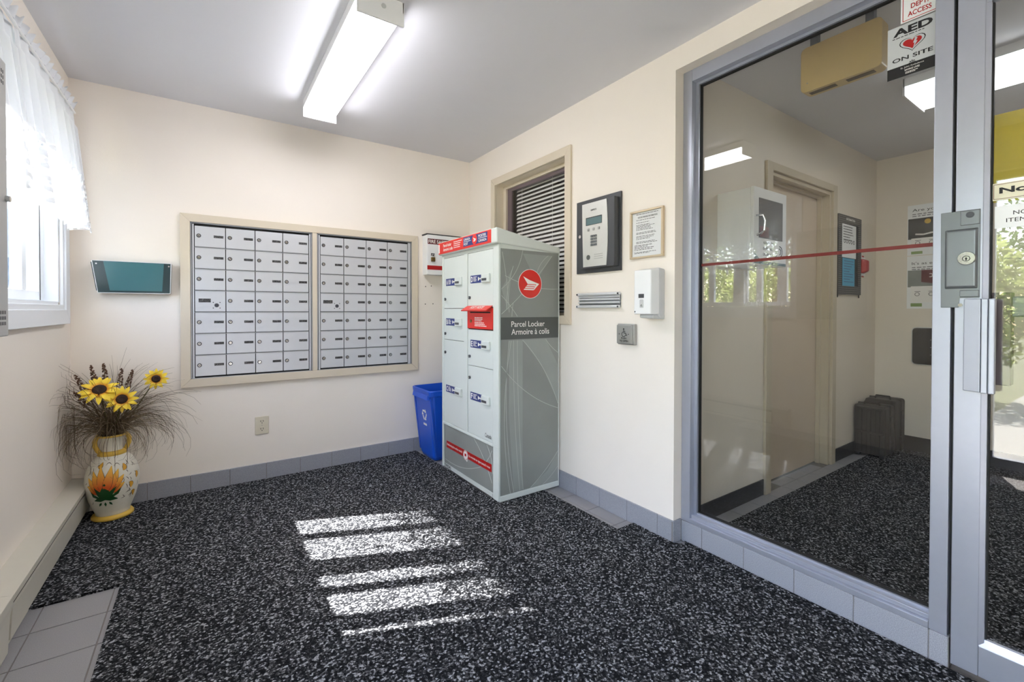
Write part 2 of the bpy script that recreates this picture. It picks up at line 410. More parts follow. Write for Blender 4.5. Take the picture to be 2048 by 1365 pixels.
def thing(name, label, cat, loc=(0, 0, 0), group=None):
    o = bpy.data.objects.new(name, None); COL.objects.link(o); o.location = loc; o.empty_display_size = 0.05
    o['label'] = label; o['category'] = cat
    if group: o['group'] = group
    return o
def tag(o, label, cat, group=None, kind=None):
    o['label'] = label; o['category'] = cat
    if group: o['group'] = group
    if kind: o['kind'] = kind
    return o
def struct(o, label=None):
    o['kind'] = 'structure'
    if label: o['label'] = label
    return o
def sempty(name, loc, label=None):
    o = bpy.data.objects.new(name, None); COL.objects.link(o); o.location = loc; return struct(o, label)
# plane frames: p(a, b, d) with a to the viewer's right, b up, d out of the surface
def XP(X): return lambda a, b, d: Vector((X - d, -a, b))      # faces -X; a = -Y
def YP(Y): return lambda a, b, d: Vector((a, Y - d, b))       # faces -Y; a = X
def text(s, pl, a, b, h, m, parent, wd=None, align='CENTER', d=0.001, bold=0.0, name='lettering', shear=0.0):
    cu = bpy.data.curves.new('t', 'FONT'); cu.body = s; cu.size = 1; cu.resolution_u = 3
    cu.align_x = 'LEFT'; cu.offset = bold; cu.shear = shear; cu.space_line = 1.0
    ob = bpy.data.objects.new('t', cu)
    me = bpy.data.meshes.new_from_object(ob); bpy.data.objects.remove(ob); bpy.data.curves.remove(cu)
    me.name = name
    xs = [v.co.x for v in me.vertices]; ys = [v.co.y for v in me.vertices]
    if not xs: return None
    x0, x1, y0, y1 = min(xs), max(xs), min(ys), max(ys)
    sy = h / (y1 - y0); sx = sy if wd is None else wd / (x1 - x0)
    W = (x1 - x0) * sx
    ox = a - (W / 2 if align == 'CENTER' else 0 if align == 'LEFT' else W)
    off = wloc(parent) if parent else Vector((0, 0, 0))
    for v in me.vertices: v.co = pl(ox + (v.co.x - x0) * sx, b + (v.co.y - y0) * sy, d) - off
    me.materials.clear(); me.materials.append(MT[m])
    o = bpy.data.objects.new(name, me); COL.objects.link(o); o.parent = parent
    return o
def lines(pl, a0, a1, b1, b0, n, m, parent, th=0.003, d=0.001, seed=1, name='printed_lines'):
    # rows of illegible small print
    r = random.Random(seed); q = B()
    for i in range(n):
        b = b1 + (b0 - b1) * i / max(1, n - 1); e = a0 + (a1 - a0) * r.uniform(0.55, 1.0); x = a0
        while x < e - 0.002:
            x2 = min(e, x + r.uniform(0.006, 0.02) * (a1 - a0) / 0.15)
            q.rect(pl, x, x2, b, b + th, d - 0.0004, d); x = x2 + 0.0035 * (a1 - a0) / 0.15
    return q.build(name, m, parent)

XL, XR, YB, H = -0.623, 1.9065, 3.443, 2.44
XG = 2.02            # plane of the lobby glazing
YN, XE = 1.413, 4.77   # lobby: wall with the door, end wall

# ================================================================== the shell
def wall(name, boxes, m, label):
    q = B()
    for b in boxes: q.box(*b)
    return struct(q.build(name, m), label)
W1 = dict(y0=2.02, y1=3.22, z0=1.178, z1=2.15)
wl = wall('wall_left', [(XL - .17, XL, W1['y1'], YB, 0, H), (XL - .17, XL, .74, W1['y0'], 0, H), (XL - .17, XL, W1['y0'], W1['y1'], 0, W1['z0']),
                        (XL - .17, XL, W1['y0'], W1['y1'], W1['z1'], H), (XL - .17, XL, -1.3, -.92, 0, H), (XL - .17, XL, -.92, .74, 2.14, H)], 'wall', 'cream painted wall with the curtained window')
wb = wall('wall_back', [(XL - .17, 2.06, YB, YB + .12, 0, H)], 'wall', 'cream painted wall behind the mailboxes')
W2 = dict(y0=2.172, y1=3.01, z0=1.118, z1=2.14)
wr = wall('wall_right', [(XR, 2.06, W2['y1'], YB, 0, H), (XR, 2.06, 1.366, W2['y0'], 0, H), (XR, 2.06, W2['y0'], W2['y1'], 0, W2['z0']), (XR, 2.06, W2['y0'], W2['y1'], W2['z1'], H),
                         (XR, 2.06, -.66, 1.366, 2.331, H), (XR, 2.06, -1.3, -.66, 0, H)], 'wall', 'cream painted wall with the entry phone')
wall('wall_front', [(XL - .17, 2.06, -1.42, -1.3, 0, H)], 'wall', 'cream painted wall behind the camera')
wall('ceiling', [(XL - .17, XE + .12, -1.5, YB + .12, H, H + .1)], 'ceil', 'pale grey painted ceiling')
D1 = dict(x0=2.942, x1=3.851, z1=2.037)
wall('wall_lobby_back', [(2.06, D1['x0'], YN, YN + .15, 0, H), (D1['x1'], XE + .12, YN, YN + .15, 0, H), (D1['x0'], D1['x1'], YN, YN + .15, D1['z1'], H)], 'wall_in', 'beige lobby wall with the door')
wall('wall_lobby_end', [(XE, XE + .12, -1.42, YN, 0, H)], 'wall_in', 'beige lobby end wall with posters')
wall('wall_lobby_front', [(2.06, XE, -1.42, -1.3, 0, H)], 'wall_in', 'beige lobby wall out of view')
wall('wall_office', [(2.06, 3.2, 3.443, 3.56, 0, H), (3.2, 3.3, YN + .15, 3.56, 0, H)], 'office', 'office walls coloured dark for the unlit room behind the blind')

# floor: a grout bed with the tiles that show at the carpet's edges
fl = struct(B().box(XL - .17, XE + .12, -1.42, YB + .12, -.08, -.003).build('floor', 'grout'), 'grey tiled floor under the carpet')
def tiles(x_edges, y_edges, parent, m='tile', z0=-.006, z1=0.0, g=.0022):
    cache = {}
    for i in range(len(x_edges) - 1):
        for j in range(len(y_edges) - 1):
            x0, x1, y0, y1 = x_edges[i] + g, x_edges[i + 1] - g, y_edges[j] + g, y_edges[j + 1] - g
            k = (round(x1 - x0, 4), round(y1 - y0, 4))
            if k not in cache: cache[k] = B().box(-k[0] / 2, k[0] / 2, -k[1] / 2, k[1] / 2, z0, z1, .0012).mesh('tile', m)
            inst('tile', cache[k], Vector(((x0 + x1) / 2, (y0 + y1) / 2, 0)) - wloc(parent), parent)
tiles([-.62, -.525, -.317, -.292], [1.236, 1.444, 1.652, 1.860, 2.068, 2.270, 2.478], fl)
tiles([1.755, 1.805, 1.905], [1.45, 1.658, 1.868, 2.076, 2.284], fl)
tiles([1.405, 1.613, 1.821, 1.905], [2.9, 3.108, 3.316, 3.44], fl)
tiles([1.895, 1.958], [1.30, 1.37], fl)
tiles([2.07 + .208 * i for i in range(14)], [1.315, 1.411], fl)
tiles([2.07 + .208 * i for i in range(5, 9)], [1.411, 1.49], fl)
# carpets
def carpet(name, pts, label):
    q = B(); P = lambda a, b, d: Vector((a, b, d)); q.poly(P, pts, 0.0005, .010)
    return tag(q.build(name, 'carpet'), label, 'carpet')
cp = carpet('carpet', [(XL + .012, 2.444), (-.299, 2.444), (-.299, -1.29), (1.955, -1.29), (1.955, 1.335), (1.930, 1.318), (1.893, 1.352), (1.893, 1.605), (1.768, 1.605), (1.768, 2.185),
                       (1.768, 2.30), (1.425, 2.30), (1.425, 2.99), (1.405, 3.40), (1.40, 3.43), (XL + .012, 3.43)], 'black speckled carpet of the entry with sun patches')
carpet('carpet', [(2.075, 1.318), (XE - .012, 1.318), (XE - .012, -1.29), (2.075, -1.29)], 'black speckled carpet in the lobby behind the glass')
# carpet edge shows through under the glazing curb

# baseboards
def base_tiles(name, pl, edges, z1, depth, label, m='base_tile', cap=True):
    a0, a1 = edges[0], edges[-1]
    r = sempty(name, pl((a0 + a1) / 2, 0, 0), label)
    B().rect(pl, a0, a1, 0, z1 - .003, -.004, depth - .003).build('grout_bed', 'grout', r)
    for i in range(len(edges) - 1):
        B().rect(pl, edges[i] + .0015, edges[i + 1] - .0015, 0, z1, -.002, depth, .0015).build('tile', m, r)
    return r
base_tiles('baseboard_back', YP(YB), [XL + .09, -.505, -.296, -.085, .124, .334, .544, .755, .962, 1.178, 1.388, 1.598, 1.808, 1.895], .115, .010, 'grey tile skirting below the mailboxes')
base_tiles('baseboard_right', XP(XR), [-3.43, -3.22, -3.01, -2.80, -2.59, -2.38, -2.265, -2.060, -1.862, -1.655, -1.455, -1.366], .110, .010, 'grey tile skirting below the entry phone')
base_tiles('baseboard_reveal', YP(1.366), [1.8965, 1.962], .110, .006, 'grey end tile at the wall corner')
curb = base_tiles('baseboard_curb', XP(1.972), [-1.360, -1.247, -1.045, -.839, -.637, -.430, -.382], .104, .012, 'blue-grey tiled curb under the lobby glazing')
B().box(1.972, 2.075, .382, 1.40, 0, .104).build('curb_core', 'grout', curb)
q = B(); q.box(2.07, 2.872, YN - .008, YN, 0, .098, .002); q.box(3.918, XE, YN - .008, YN, 0, .098, .002)
struct(q.build('baseboard_lobby', 'vinyl'), 'black vinyl skirting in the lobby')
struct(B().box(XE - .008, XE, -1.3, YN - .008, 0, .125, .002).build('baseboard_lobby_end', 'vinyl'), 'black vinyl skirting on the lobby end wall')

# ================================================================== window_1 (left wall) and its curtain
wn = sempty('window_1', (XL, 2.61, 1.18), 'white vinyl sliding window behind the lace valance')
def casing(parent, pl, a0, a1, b0, b1, wd, t, m, name='casing'):
    # moulded frame of four mitred boards round an opening
    for pts in ([(a0 - wd, b0 - wd), (a1 + wd, b0 - wd), (a1, b0), (a0, b0)], [(a1 + wd, b0 - wd), (a1 + wd, b1 + wd), (a1, b1), (a1, b0)],
                [(a1 + wd, b1 + wd), (a0 - wd, b1 + wd), (a0, b1), (a1, b1)], [(a0 - wd, b1 + wd), (a0 - wd, b0 - wd), (a0, b0), (a0, b1)]):
        B().poly(pl, pts, 0, t, .0025).build(name, m, parent)
LP = lambda a, b, d: Vector((XL + d, a, b))      # left wall, faces +X; a = Y
casing(wn, LP, 2.045, 3.225, 1.178, 2.13, .10, .014, 'vinyl_white')
casing(wn, LP, 2.02, 3.25, 1.153, 2.155, .075, .022, 'vinyl_white', 'casing_bead')
y0, y1, z0, z1 = 2.042, 3.20, 1.19, 2.13
q = B(); q.box(XL - .17, XL, y1, y1 + .02, z0, z1); q.box(XL - .17, XL, y0 - .02, y0, z0, z1); q.box(XL - .17, XL, y0, y1, z0 - .012, z0 + .004); q.box(XL - .17, XL, y0, y1, z1, z1 + .02)
each(q, 'jamb_liner', 'vinyl_white', wn)
def sash(ya, yb, xs, bars, wa, wb2, parent=wn, zb=1.198, zt=2.125):
    # one sliding sash: stiles, rails, a bar between its panes
    xa, xb = xs
    B().box(xa, xb, ya, ya + wa, zb, zt, .003).build('stile', 'vinyl_white', parent)
    B().box(xa, xb, yb - wb2, yb, zb, zt, .003).build('stile', 'vinyl_white', parent)
    B().box(xa, xb, ya + wa, yb - wb2, zb, zb + .045, .003).build('rail', 'vinyl_white', parent)
    B().box(xa, xb, ya + wa, yb - wb2, zt - .045, zt, .003).build('rail', 'vinyl_white', parent)
    ed = [ya + wa]
    for bc, bw in bars:
        B().box(xa, xb, bc - bw / 2, bc + bw / 2, zb + .045, zt - .045, .003).build('bar', 'vinyl_white', parent); ed += [bc - bw / 2, bc + bw / 2]
    ed.append(yb - wb2); xm = (xa + xb) / 2
    for i in range(0, len(ed), 2):
        B().box(xm - .003, xm + .003, ed[i], ed[i + 1], zb + .045, zt - .045).build('pane', 'glass_w', parent)
sash(2.53, 3.195, (XL - .085, XL - .050), [(2.899, .062)], .115, .085)
sash(2.045, 2.60, (XL - .128, XL - .092), [(2.168, .092), (2.393, .057)], .045, .085)
B().box(XL - .052, XL - .0485, 3.125, 3.131, 1.2, 2.12).build('track_gasket', 'gasket', wn)
q = B(); q.box(XL - .046, XL - .028, 2.70, 2.715, 1.55, 1.60, .002); q.box(XL - .05, XL - .026, 2.702, 2.713, 1.57, 1.62, .002); q.build('sash_latch', 'vinyl_white', wn)

# lace valance on its rod
cv = thing('valance_curtain', 'white lace valance gathered on a rod over the side window', 'curtain', (XL + .06, 2.62, 2.1))
def curtain(name, ya, yb, ztop, zbot, m, xc, seed, flare=.035, nz=22, hem=True, ph=0.0, za=None):
    r = random.Random(seed); q = B(); bm = q.bm
    ny = int((yb - ya) / .0045); rows = []
    fp = [0.0]
    for j in range(ny): fp.append(fp[-1] + .0045 * (1 + .35 * math.sin(j * .021 + seed)) * 2 * math.pi / .098)
    for i in range(nz + 1):
        t = i / nz; row = []
        for j in range(ny + 1):
            y = ya + (yb - ya) * j / ny; fph = fp[j] + ph
            amp = .014 + .030 * t
            zb = zbot
            if hem: zb = zbot + .012 * abs(math.sin(y * math.pi / .048)) + .018 * math.sin(y * 6.1 + seed)
            x = xc + amp * math.sin(fph) + .006 * math.sin(fph * 2.3 + 1) * t + flare * t
            if t < .12: x = xc + (.006 + .012 * t) * math.sin(fph) + flare * t
            z = ztop + (zb - ztop) * t
            row.append(bm.verts.new((x, y + .012 * t * math.sin(fph * .5), z)))
        rows.append(row)
    for i in range(nz):
        for j in range(ny): bm.faces.new((rows[i][j], rows[i][j + 1], rows[i + 1][j + 1], rows[i + 1][j]))
    return q.build(name, m, cv, smooth=True)
XC = XL + .055
curtain('lace_panel', 2.36, 3.215, 2.185, 1.565, 'lace', XC, 3, flare=.034, nz=36)
curtain('lace_panel', 2.0, 2.37, 2.185, 1.575, 'lace', XC - .012, 5, flare=.028, nz=36)
def ruffle():
    q = B(); bm = q.bm; ny = 620; rows = []
    for i in range(5):
        t = i / 4; row = []
        for j in range(ny + 1):
            y = 2.0 + 1.215 * j / ny; a = y * 2 * math.pi / .062
            row.append(bm.verts.new((XC + .010 + (.003 + .014 * t) * math.sin(a) , y + .010 * t * math.cos(a * .9), 2.185 + .036 * t + .006 * t * math.sin(a * 1.7))))
        rows.append(row)
    for i in range(4):
        for j in range(ny): bm.faces.new((rows[i][j], rows[i][j + 1], rows[i + 1][j + 1], rows[i + 1][j]))
    return q.build('header_ruffle', 'lace', cv, smooth=True)
ruffle()
q = B(); q.tube([(XC + .006, 1.99, 2.183), (XC + .006, 3.23, 2.183)], .006, 8); q.tube([(XC + .006, 3.228, 2.183), (XL, 3.232, 2.183)], .006, 8)
q.build('curtain_rod', 'white', cv)

# ================================================================== window_2 (office window with blind, right wall)
w2 = sempty('window_2', (XR, 2.59, 1.12), 'beige framed office window with a closed blind')
casing(w2, XP(XR), -W2['y1'], -W2['y0'], W2['z0'], W2['z1'], .056, .016, 'trim')
q = B()
for (a, b) in ((W2['y1'] - .002, W2['y1'] + .01), (W2['y0'] - .01, W2['y0'] + .002)): q.box(XR, 2.055, a, b, W2['z0'], W2['z1'])
q.box(XR, 2.055, W2['y0'], W2['y1'], W2['z0'] - .01, W2['z0'] + .002); q.box(XR, 2.055, W2['y0'], W2['y1'], W2['z1'] - .002, W2['z1'] + .01)
each(q, 'jamb', 'trim', w2)
q = B(); xa, xb = XR + .068, XR + .085
q.box(xa, xb, W2['y1'] - .040, W2['y1'], W2['z0'], W2['z1']); q.box(xa, xb, W2['y0'], W2['y0'] + .03, W2['z0'], W2['z1'])
q.box(xa, xb, W2['y0'] + .03, W2['y1'] - .040, W2['z1'] - .026, W2['z1']); q.box(xa, xb, W2['y0'] + .03, W2['y1'] - .040, W2['z0'], W2['z0'] + .02)
each(q, 'stop', 'trim', w2)
q = B(); xa, xb = XR + .085, XR + .10
q.box(xa, xb, W2['y1'] - .095, W2['y1'], W2['z0'], W2['z1']); q.box(xa, xb, W2['y0'], W2['y0'] + .03, W2['z0'], W2['z1'])
q.box(xa, xb, W2['y0'] + .03, W2['y1'] - .095, W2['z1'] - .05, W2['z1']); q.box(xa, xb, W2['y0'] + .03, W2['y1'] - .095, W2['z0'], W2['z0'] + .02)
each(q, 'frame', 'plum', w2)
B().box(XR + .087, XR + .091, W2['y0'] + .03, W2['y1'] - .095, W2['z0'] + .02, W2['z1'] - .05).build('pane', 'glass_c', w2)
bl = thing('venetian_blind', 'white horizontal slat blind inside the beige framed office window', 'blind', (2.045, 2.55, 1.14))
t = math.radians(56); dx, dz = math.cos(t) * .0112, math.sin(t) * .0112; yy0, yy1 = 2.205, 2.915
sl = B(); sl.hull([(-dx, yy0 - 2.55, -dz), (-dx, yy1 - 2.55, -dz), (-dx * .2, yy1 - 2.55, .002), (-dx * .2, yy0 - 2.55, .002)], [(-dx, yy0 - 2.55, -dz + .0006), (-dx, yy1 - 2.55, -dz + .0006), (-dx * .2, yy1 - 2.55, .0026), (-dx * .2, yy0 - 2.55, .0026)])
sl.hull([(-dx * .2, yy0 - 2.55, .002), (-dx * .2, yy1 - 2.55, .002), (dx, yy1 - 2.55, dz), (dx, yy0 - 2.55, dz)], [(-dx * .2, yy0 - 2.55, .0026), (-dx * .2, yy1 - 2.55, .0026), (dx, yy1 - 2.55, dz + .0006), (dx, yy0 - 2.55, dz + .0006)])
slm = sl.mesh('slat', 'blind')
zz = 2.092
while zz > 1.165: inst('slat', slm, Vector((0, 0, zz - 1.14)), bl); zz -= .0305
B().box(2.03, 2.058, yy0, yy1, 2.10, 2.132, .002).build('head_rail', 'plum', bl)
B().box(2.034, 2.056, yy0, yy1, 1.142, 1.156, .003).build('bottom_rail', 'blind', bl)
q = B(); q.tube([(2.031, 2.46, 2.1), (2.031, 2.46, 1.15)], .0012, 5); q.tube([(2.031, 2.83, 2.1), (2.031, 2.83, 1.15)], .0012, 5)
each(q, 'ladder_cord', 'blind', bl)

# ================================================================== ceiling lights
def ceiling_light(x0, x1, y0, y1, zb, lensm, label, group=None):
    r = thing('ceiling_light', label, 'ceiling light', ((x0 + x1) / 2, (y0 + y1) / 2, zb), group)
    B().box(x0 + .012, x1 - .012, y0 + .01, y1 - .01, H - .026, H - .0005).build('housing', 'fixture', r)
    P = lambda a, b, d: Vector((a, d, b))
    prof = [(x0 + .006, H - .040), (x0 + .006, H - .052), (x0 + .016, zb + .020), (x0 + .030, zb + .004), (x0 + .06, zb + .0005),
            (x1 - .06, zb + .0005), (x1 - .030, zb + .004), (x1 - .016, zb + .020), (x1 - .006, H - .052), (x1 - .006, H - .040)]
    B().poly(P, prof, y0 + .012, y1 - .012).build('lens', lensm, r)
    for ya, yb in ((y0, y0 + .010), (y1 - .010, y1)):
        e = B().box(x0 - .002, x1 + .002, ya, yb, zb - .002, H - .0005, .002).build('end_plate', 'fixture', r)
        if ya == y0: B().disc(YP(y0), (x0 + x1) / 2 + .01, H - .045, .010, -.0005, .001, 16).build('knockout', 'white_grey', e)
    q = B(); q.box(x0 - .002, x0 + .004, y0, y1, H - .046, H - .001); q.box(x1 - .004, x1 + .002, y0, y1, H - .046, H - .001); each(q, 'side_rail', 'fixture', r)
    return r
ceiling_light(.500, .690, 1.812, 3.0, 2.340, 'lens', 'long fluorescent wraparound ceiling light above the entry carpet')
ceiling_light(3.20, 3.56, -.42, .835, 2.345, 'lens_in', 'wide fluorescent ceiling light in the lobby behind the glass')

# ================================================================== baseboard heater (left wall)
ht = thing('baseboard_heater', 'beige baseboard heater along the wall under the curtained window', 'heater', (XL + .04, 2.7, 0))
PH = lambda a, b, d: Vector((XL + a, d, b))
def hz(name, prof, ya, yb, m, bev=0): return B().poly(PH, prof, ya, yb, bev).build(name, m, ht)
hz('cover', [(0, .208), (0, .200), (.079, .188), (.079, .172), (.085, .172), (.085, .193)], 2.175, 3.428, 'heater')
hz('front_panel', [(.070, .046), (.077, .046), (.083, .152), (.076, .152)], 2.175, 3.428, 'heater')
hz('core', [(0, .035), (.064, .035), (.064, .178), (0, .19)], 2.18, 3.425, 'dark_slot')
hz('toe_strip', [(.045, .004), (.058, .004), (.058, .050), (.045, .050)], 2.175, 3.428, 'heater')
hz('end_cap', [(0, .004), (.072, .004), (.078, .13), (.086, .168), (.086, .195), (0, .209)], 2.03, 2.172, 'heater', .002)
hz('end_cap', [(0, .004), (.072, .004), (.078, .13), (.086, .168), (.086, .195), (0, .209)], 3.429, 3.441, 'heater')

# ================================================================== grey cabinet at the picture's left edge
cb = thing('alarm_cabinet', 'grey metal wall cabinet with vent holes at the picture edge beside the window', 'cabinet', (XL + .07, 1.67, 1.075))
B().box(XL, XL + .125, 1.40, 1.935, 1.077, 1.877, .003).build('body', 'cab', cb)
dr = B().box(XL + .127, XL + .140, 1.398, 1.937, 1.075, 1.879, .003).build('door', 'cab', cb)
CP = lambda a, b, d: Vector((XL + .140 + d, a, b))
for zc in (1.812, 1.113):
    for j in range(3):
        for i in range(8): B().rect(CP, 1.912 - i * .0118 - .0022, 1.912 - i * .0118 + .0022, zc + j * .016 - .005, zc + j * .016 + .005, -.0005, .0006).build('vent_hole', 'black', dr)
B().disc(CP, 1.924, 1.479, .009, 0, .010, 16).build('lock', 'chrome', dr)

# ================================================================== mailboxes
ms = thing('mailbox_surround', 'beige wooden surround framing the wall of mailboxes', 'frame', (.64, YB, .668))
mx0, mx1, mz0, mz1 = -.130, 1.4195, .668, 1.751
ix0, ix1, iz0, iz1 = -.079, 1.368, .720, 1.702
YPb = YP(YB)
B().poly(YPb, [(mx0, mz0), (mx1, mz0), (ix1, iz0), (ix0, iz0)], 0, .022, .002).build('rail', 'trim', ms)
B().poly(YPb, [(mx0, mz1), (ix0, iz1), (ix1, iz1), (mx1, mz1)], 0, .022, .002).build('rail', 'trim', ms)
B().poly(YPb, [(mx0, mz0), (ix0, iz0), (ix0, iz1), (mx0, mz1)], 0, .022, .002).build('stile', 'trim', ms)
B().poly(YPb, [(mx1, mz0), (mx1, mz1), (ix1, iz1), (ix1, iz0)], 0, .022, .002).build('stile', 'trim', ms)
B().rect(YPb, .626, .657, iz0, iz1, 0, .020, .002).build('mullion', 'trim', ms)
def mailbox_bank(xa, xb, cols, label):
    r = thing('mailbox_bank', label, 'mailboxes', ((xa + xb) / 2, YB, iz0), 'aluminium mailbox banks')
    q = B()
    q.rect(YPb, xa, xa + .007, iz0, iz1, 0, .016); q.rect(YPb, xb - .007, xb, iz0, iz1, 0, .016); q.rect(YPb, xa, xb, iz1 - .007, iz1, 0, .016); q.rect(YPb, xa, xb, iz0, iz0 + .004, 0, .016)
    each(q, 'rim_bar', 'mail_fr', r)
    B().rect(YPb, xa + .001, xb - .001, iz0 + .001, iz1 - .001, 0.0005, .0025).build('back_panel', 'gasket', r)
    zr = [.729 + .1362 * i for i in range(8)]
    q = B(); q.rect(YPb, xa + .010, cols[0] - .002, iz0 + .004, iz1 - .012, .002, .014); q.rect(YPb, cols[-1] + .002, xb - .010, iz0 + .004, iz1 - .012, .002, .014)
    each(q, 'side_strip', 'mail', r)
    w_ = cols[1] - cols[0] - .0045; h_ = .1362 - .0065
    O = lambda a, b, d: Vector((a, -d, b))
    dm = B().rect(O, 0, w_, 0, h_, 0, .0075, .0012).mesh('door', 'mail')
    lm = B().disc(O, 0, 0, .0130, .0065, .0105, 16, .0115).mesh('lock', 'charcoal'); cm_ = B().disc(O, 0, 0, .0075, .0100, .0112, 12).mesh('lock_core', 'chrome')
    km = B().rect(O, -.0055, .0055, -.0018, .0018, .0110, .0120).mesh('keyway', 'black')
    pm = B().rect(O, -.026, .026, -.0078, .0078, .0065, .0084).mesh('name_plate', 'plate')
    pm2 = B().rect(O, -.032, .032, -.012, .012, .0065, .0084).mesh('name_plate', 'plate')
    sm = B().disc(O, 0, 0, .0032, .0065, .0086, 8).mesh('screw', 'black')
    lip = B().rect(O, 0, w_, 0, .0045, .003, .011).mesh('shelf_lip', 'mail_fr')
    for i in range(4):
        for j in range(7):
            dl = Vector((cols[i] + .00225, YB - .0030, zr[j] + .0045)) - wloc(r)
            dd = inst('door', dm, dl, r)
            if i == 0 and j == 3:
                inst('name_plate', pm2, (.050, 0, .070), dd); inst('lock', lm, (.113, 0, .040), dd)
                for sx in (-1, 1):
                    for sz in (-1, 1): inst('screw', sm, (.113 + sx * .018, 0, .040 + sz * .018), dd)
            else:
                inst('lock', lm, (.021, 0, .069), dd); inst('lock_core', cm_, (.021, 0, .069), dd); k = inst('keyway', km, (.021, 0, .069), dd); k.rotation_euler = (0, random.uniform(-1, 1), 0)
                inst('name_plate', pm, (.125, 0, .069), dd)
            if i == 0: pass
    for j in range(1, 7):
        B().rect(YPb, cols[0], cols[-1], zr[j] - .0022, zr[j] + .0022, .002, .013).build('shelf_lip', 'mail_fr', r)
    return r
mailbox_bank(ix0 + .001, .625, [-.058 + .1655 * i for i in range(5)], 'bank of 28 aluminium mailboxes nearer the plastic wall pocket')
mailbox_bank(.658, ix1 - .001, [.679 + .1642 * i for i in range(5)], 'bank of 28 aluminium mailboxes nearer the parcel locker')

# ================================================================== things on the back wall
# smoked plastic wall pocket
wp = thing('wall_pocket', 'smoked teal plastic file pocket on the wall beside the mailboxes', 'file holder', (-.355, YB, 1.25))
B().poly(YPb, [(-.515, 1.262), (-.180, 1.262), (-.170, 1.425), (-.538, 1.425)], 0, .004).build('back_plate', 'teal_dk', wp)
def wedge(x0b, x1b, x0t, x1t, zb, zt, yb, yt, th): return [(x0b, YB - yb, zb), (x1b, YB - yb, zb), (x1t, YB - yt, zt), (x0t, YB - yt, zt)], [(x0b, YB - yb - th, zb), (x1b, YB - yb - th, zb), (x1t, YB - yt - th, zt), (x0t, YB - yt - th, zt)]
B().hull(*wedge(-.500, -.178, -.522, -.172, 1.250, 1.428, .045, .062, .004)).build('front_panel', 'teal_dk', wp)
B().hull(*wedge(-.450, -.215, -.475, -.205, 1.262, 1.426, .0495, .0665, .003)).build('front_window', 'teal', wp)
q = B(); q.hull([(-.500, YB, 1.250), (-.178, YB, 1.250), (-.178, YB - .047, 1.250), (-.500, YB - .047, 1.250)], [(-.500, YB, 1.254), (-.178, YB, 1.254), (-.178, YB - .047, 1.254), (-.500, YB - .047, 1.254)]); q.build('bottom', 'teal_dk', wp)
q = B()
for (xb_, xt_) in ((-.501, -.523), (-.178, -.172)): q.tube([(xb_, YB - .047, 1.250), (xt_, YB - .064, 1.428)], .0025, 6)
q.tube([(-.501, YB - .047, 1.250), (-.178, YB - .047, 1.250)], .0028, 6); q.tube([(-.523, YB - .064, 1.429), (-.172, YB - .064, 1.429)], .002, 6)
each(q, 'clear_edge', 'white', wp)
q = B()
for s_ in (0, 1):
    x1_, x2_ = (-.500, -.522) if s_ == 0 else (-.178, -.172)
    q.hull([(x1_, YB, 1.25), (x1_, YB - .047, 1.25), (x2_, YB - .064, 1.428), (x2_, YB, 1.428)], [(x1_ + .003, YB, 1.25), (x1_ + .003, YB - .047, 1.25), (x2_ + .003, YB - .064, 1.428), (x2_ + .003, YB, 1.428)])
each(q, 'side_panel', 'teal_dk', wp)
q = B(); q.disc(YP(YB - .065), -.505, 1.412, .004, 0, .003, 10); q.disc(YP(YB - .065), -.182, 1.412, .004, 0, .003, 10); each(q, 'rivet', 'steel', wp)

# duplex outlet
ol = thing('power_outlet', 'ivory duplex power outlet low on the wall under the mailboxes', 'outlet', (.308, YB, .315))
B().rect(YPb, .268, .349, .314, .433, 0, .007, .0025).build('cover_plate', 'outlet', ol)
for zc in (.399, .348):
    s_ = B().rrect(YPb, .291, .326, zc - .017, zc + .017, .012, .006, .0095).build('socket', 'outlet', ol)
    q = B(); q.rect(YPb, .300, .303, zc - .002, zc + .009, .009, .0101); q.rect(YPb, .314, .317, zc - .002, zc + .009, .009, .0101); q.disc(YPb, .3085, zc - .009, .003, .009, .0101, 8); each(q, 'slot', 'black', s_)
B().disc(YPb, .3085, .3735, .003, .006, .0085, 8).build('screw', 'steel', ol)

# fire safety plan box
fb = thing('fire_plan_box', 'white steel fire safety plan box with padlock beside the parcel locker', 'box', (1.62, YB, 1.44))
B().box(1.468, 1.78, YB - .088, YB, 1.440, 1.760, .002).build('body', 'white', fb)
PF = YP(YB - .088)
B().rect(PF, 1.470, 1.778, 1.442, 1.770, 0, .003).build('door', 'white', fb)
B().box(1.462, 1.784, YB - .093, YB, 1.762, 1.770).build('lid_hem', 'vinyl', fb)
l_ = B().rect(PF, 1.474, 1.772, 1.686, 1.730, .003, .0037).build('title_strip', 'maroon', fb)
text('FIRE SAFETY PLAN', PF, 1.480, 1.694, .028, 'print_w', fb, align='LEFT', d=.0042, bold=.02, wd=.284)
B().rect(PF, 1.470, 1.777, 1.480, 1.514, .003, .0037).build('red_stripe', 'red_dk', fb)
B().rect(PF, 1.502, 1.530, 1.590, 1.612, .003, .010).build('hasp', 'charcoal', fb)
pk = B().rect(PF, 1.498, 1.532, 1.545, 1.580, .008, .022, .003).build('padlock', 'brass', fb)
q = B(); q.tube([PF(1.506, 1.575, .015), PF(1.506, 1.598, .015), PF(1.511, 1.604, .015), PF(1.519, 1.604, .015), PF(1.524, 1.598, .015), PF(1.524, 1.575, .015)], .003, 8); q.build('shackle', 'chrome', pk)
q = B()
for u_, v_ in ((1.494, 1.347), (1.545, 1.353), (1.492, 1.202), (1.560, 1.205)): q.disc(YPb, u_, v_, .0045, -.001, .0008, 8)
each(q, 'screw_hole', 'dark_slot', wb)

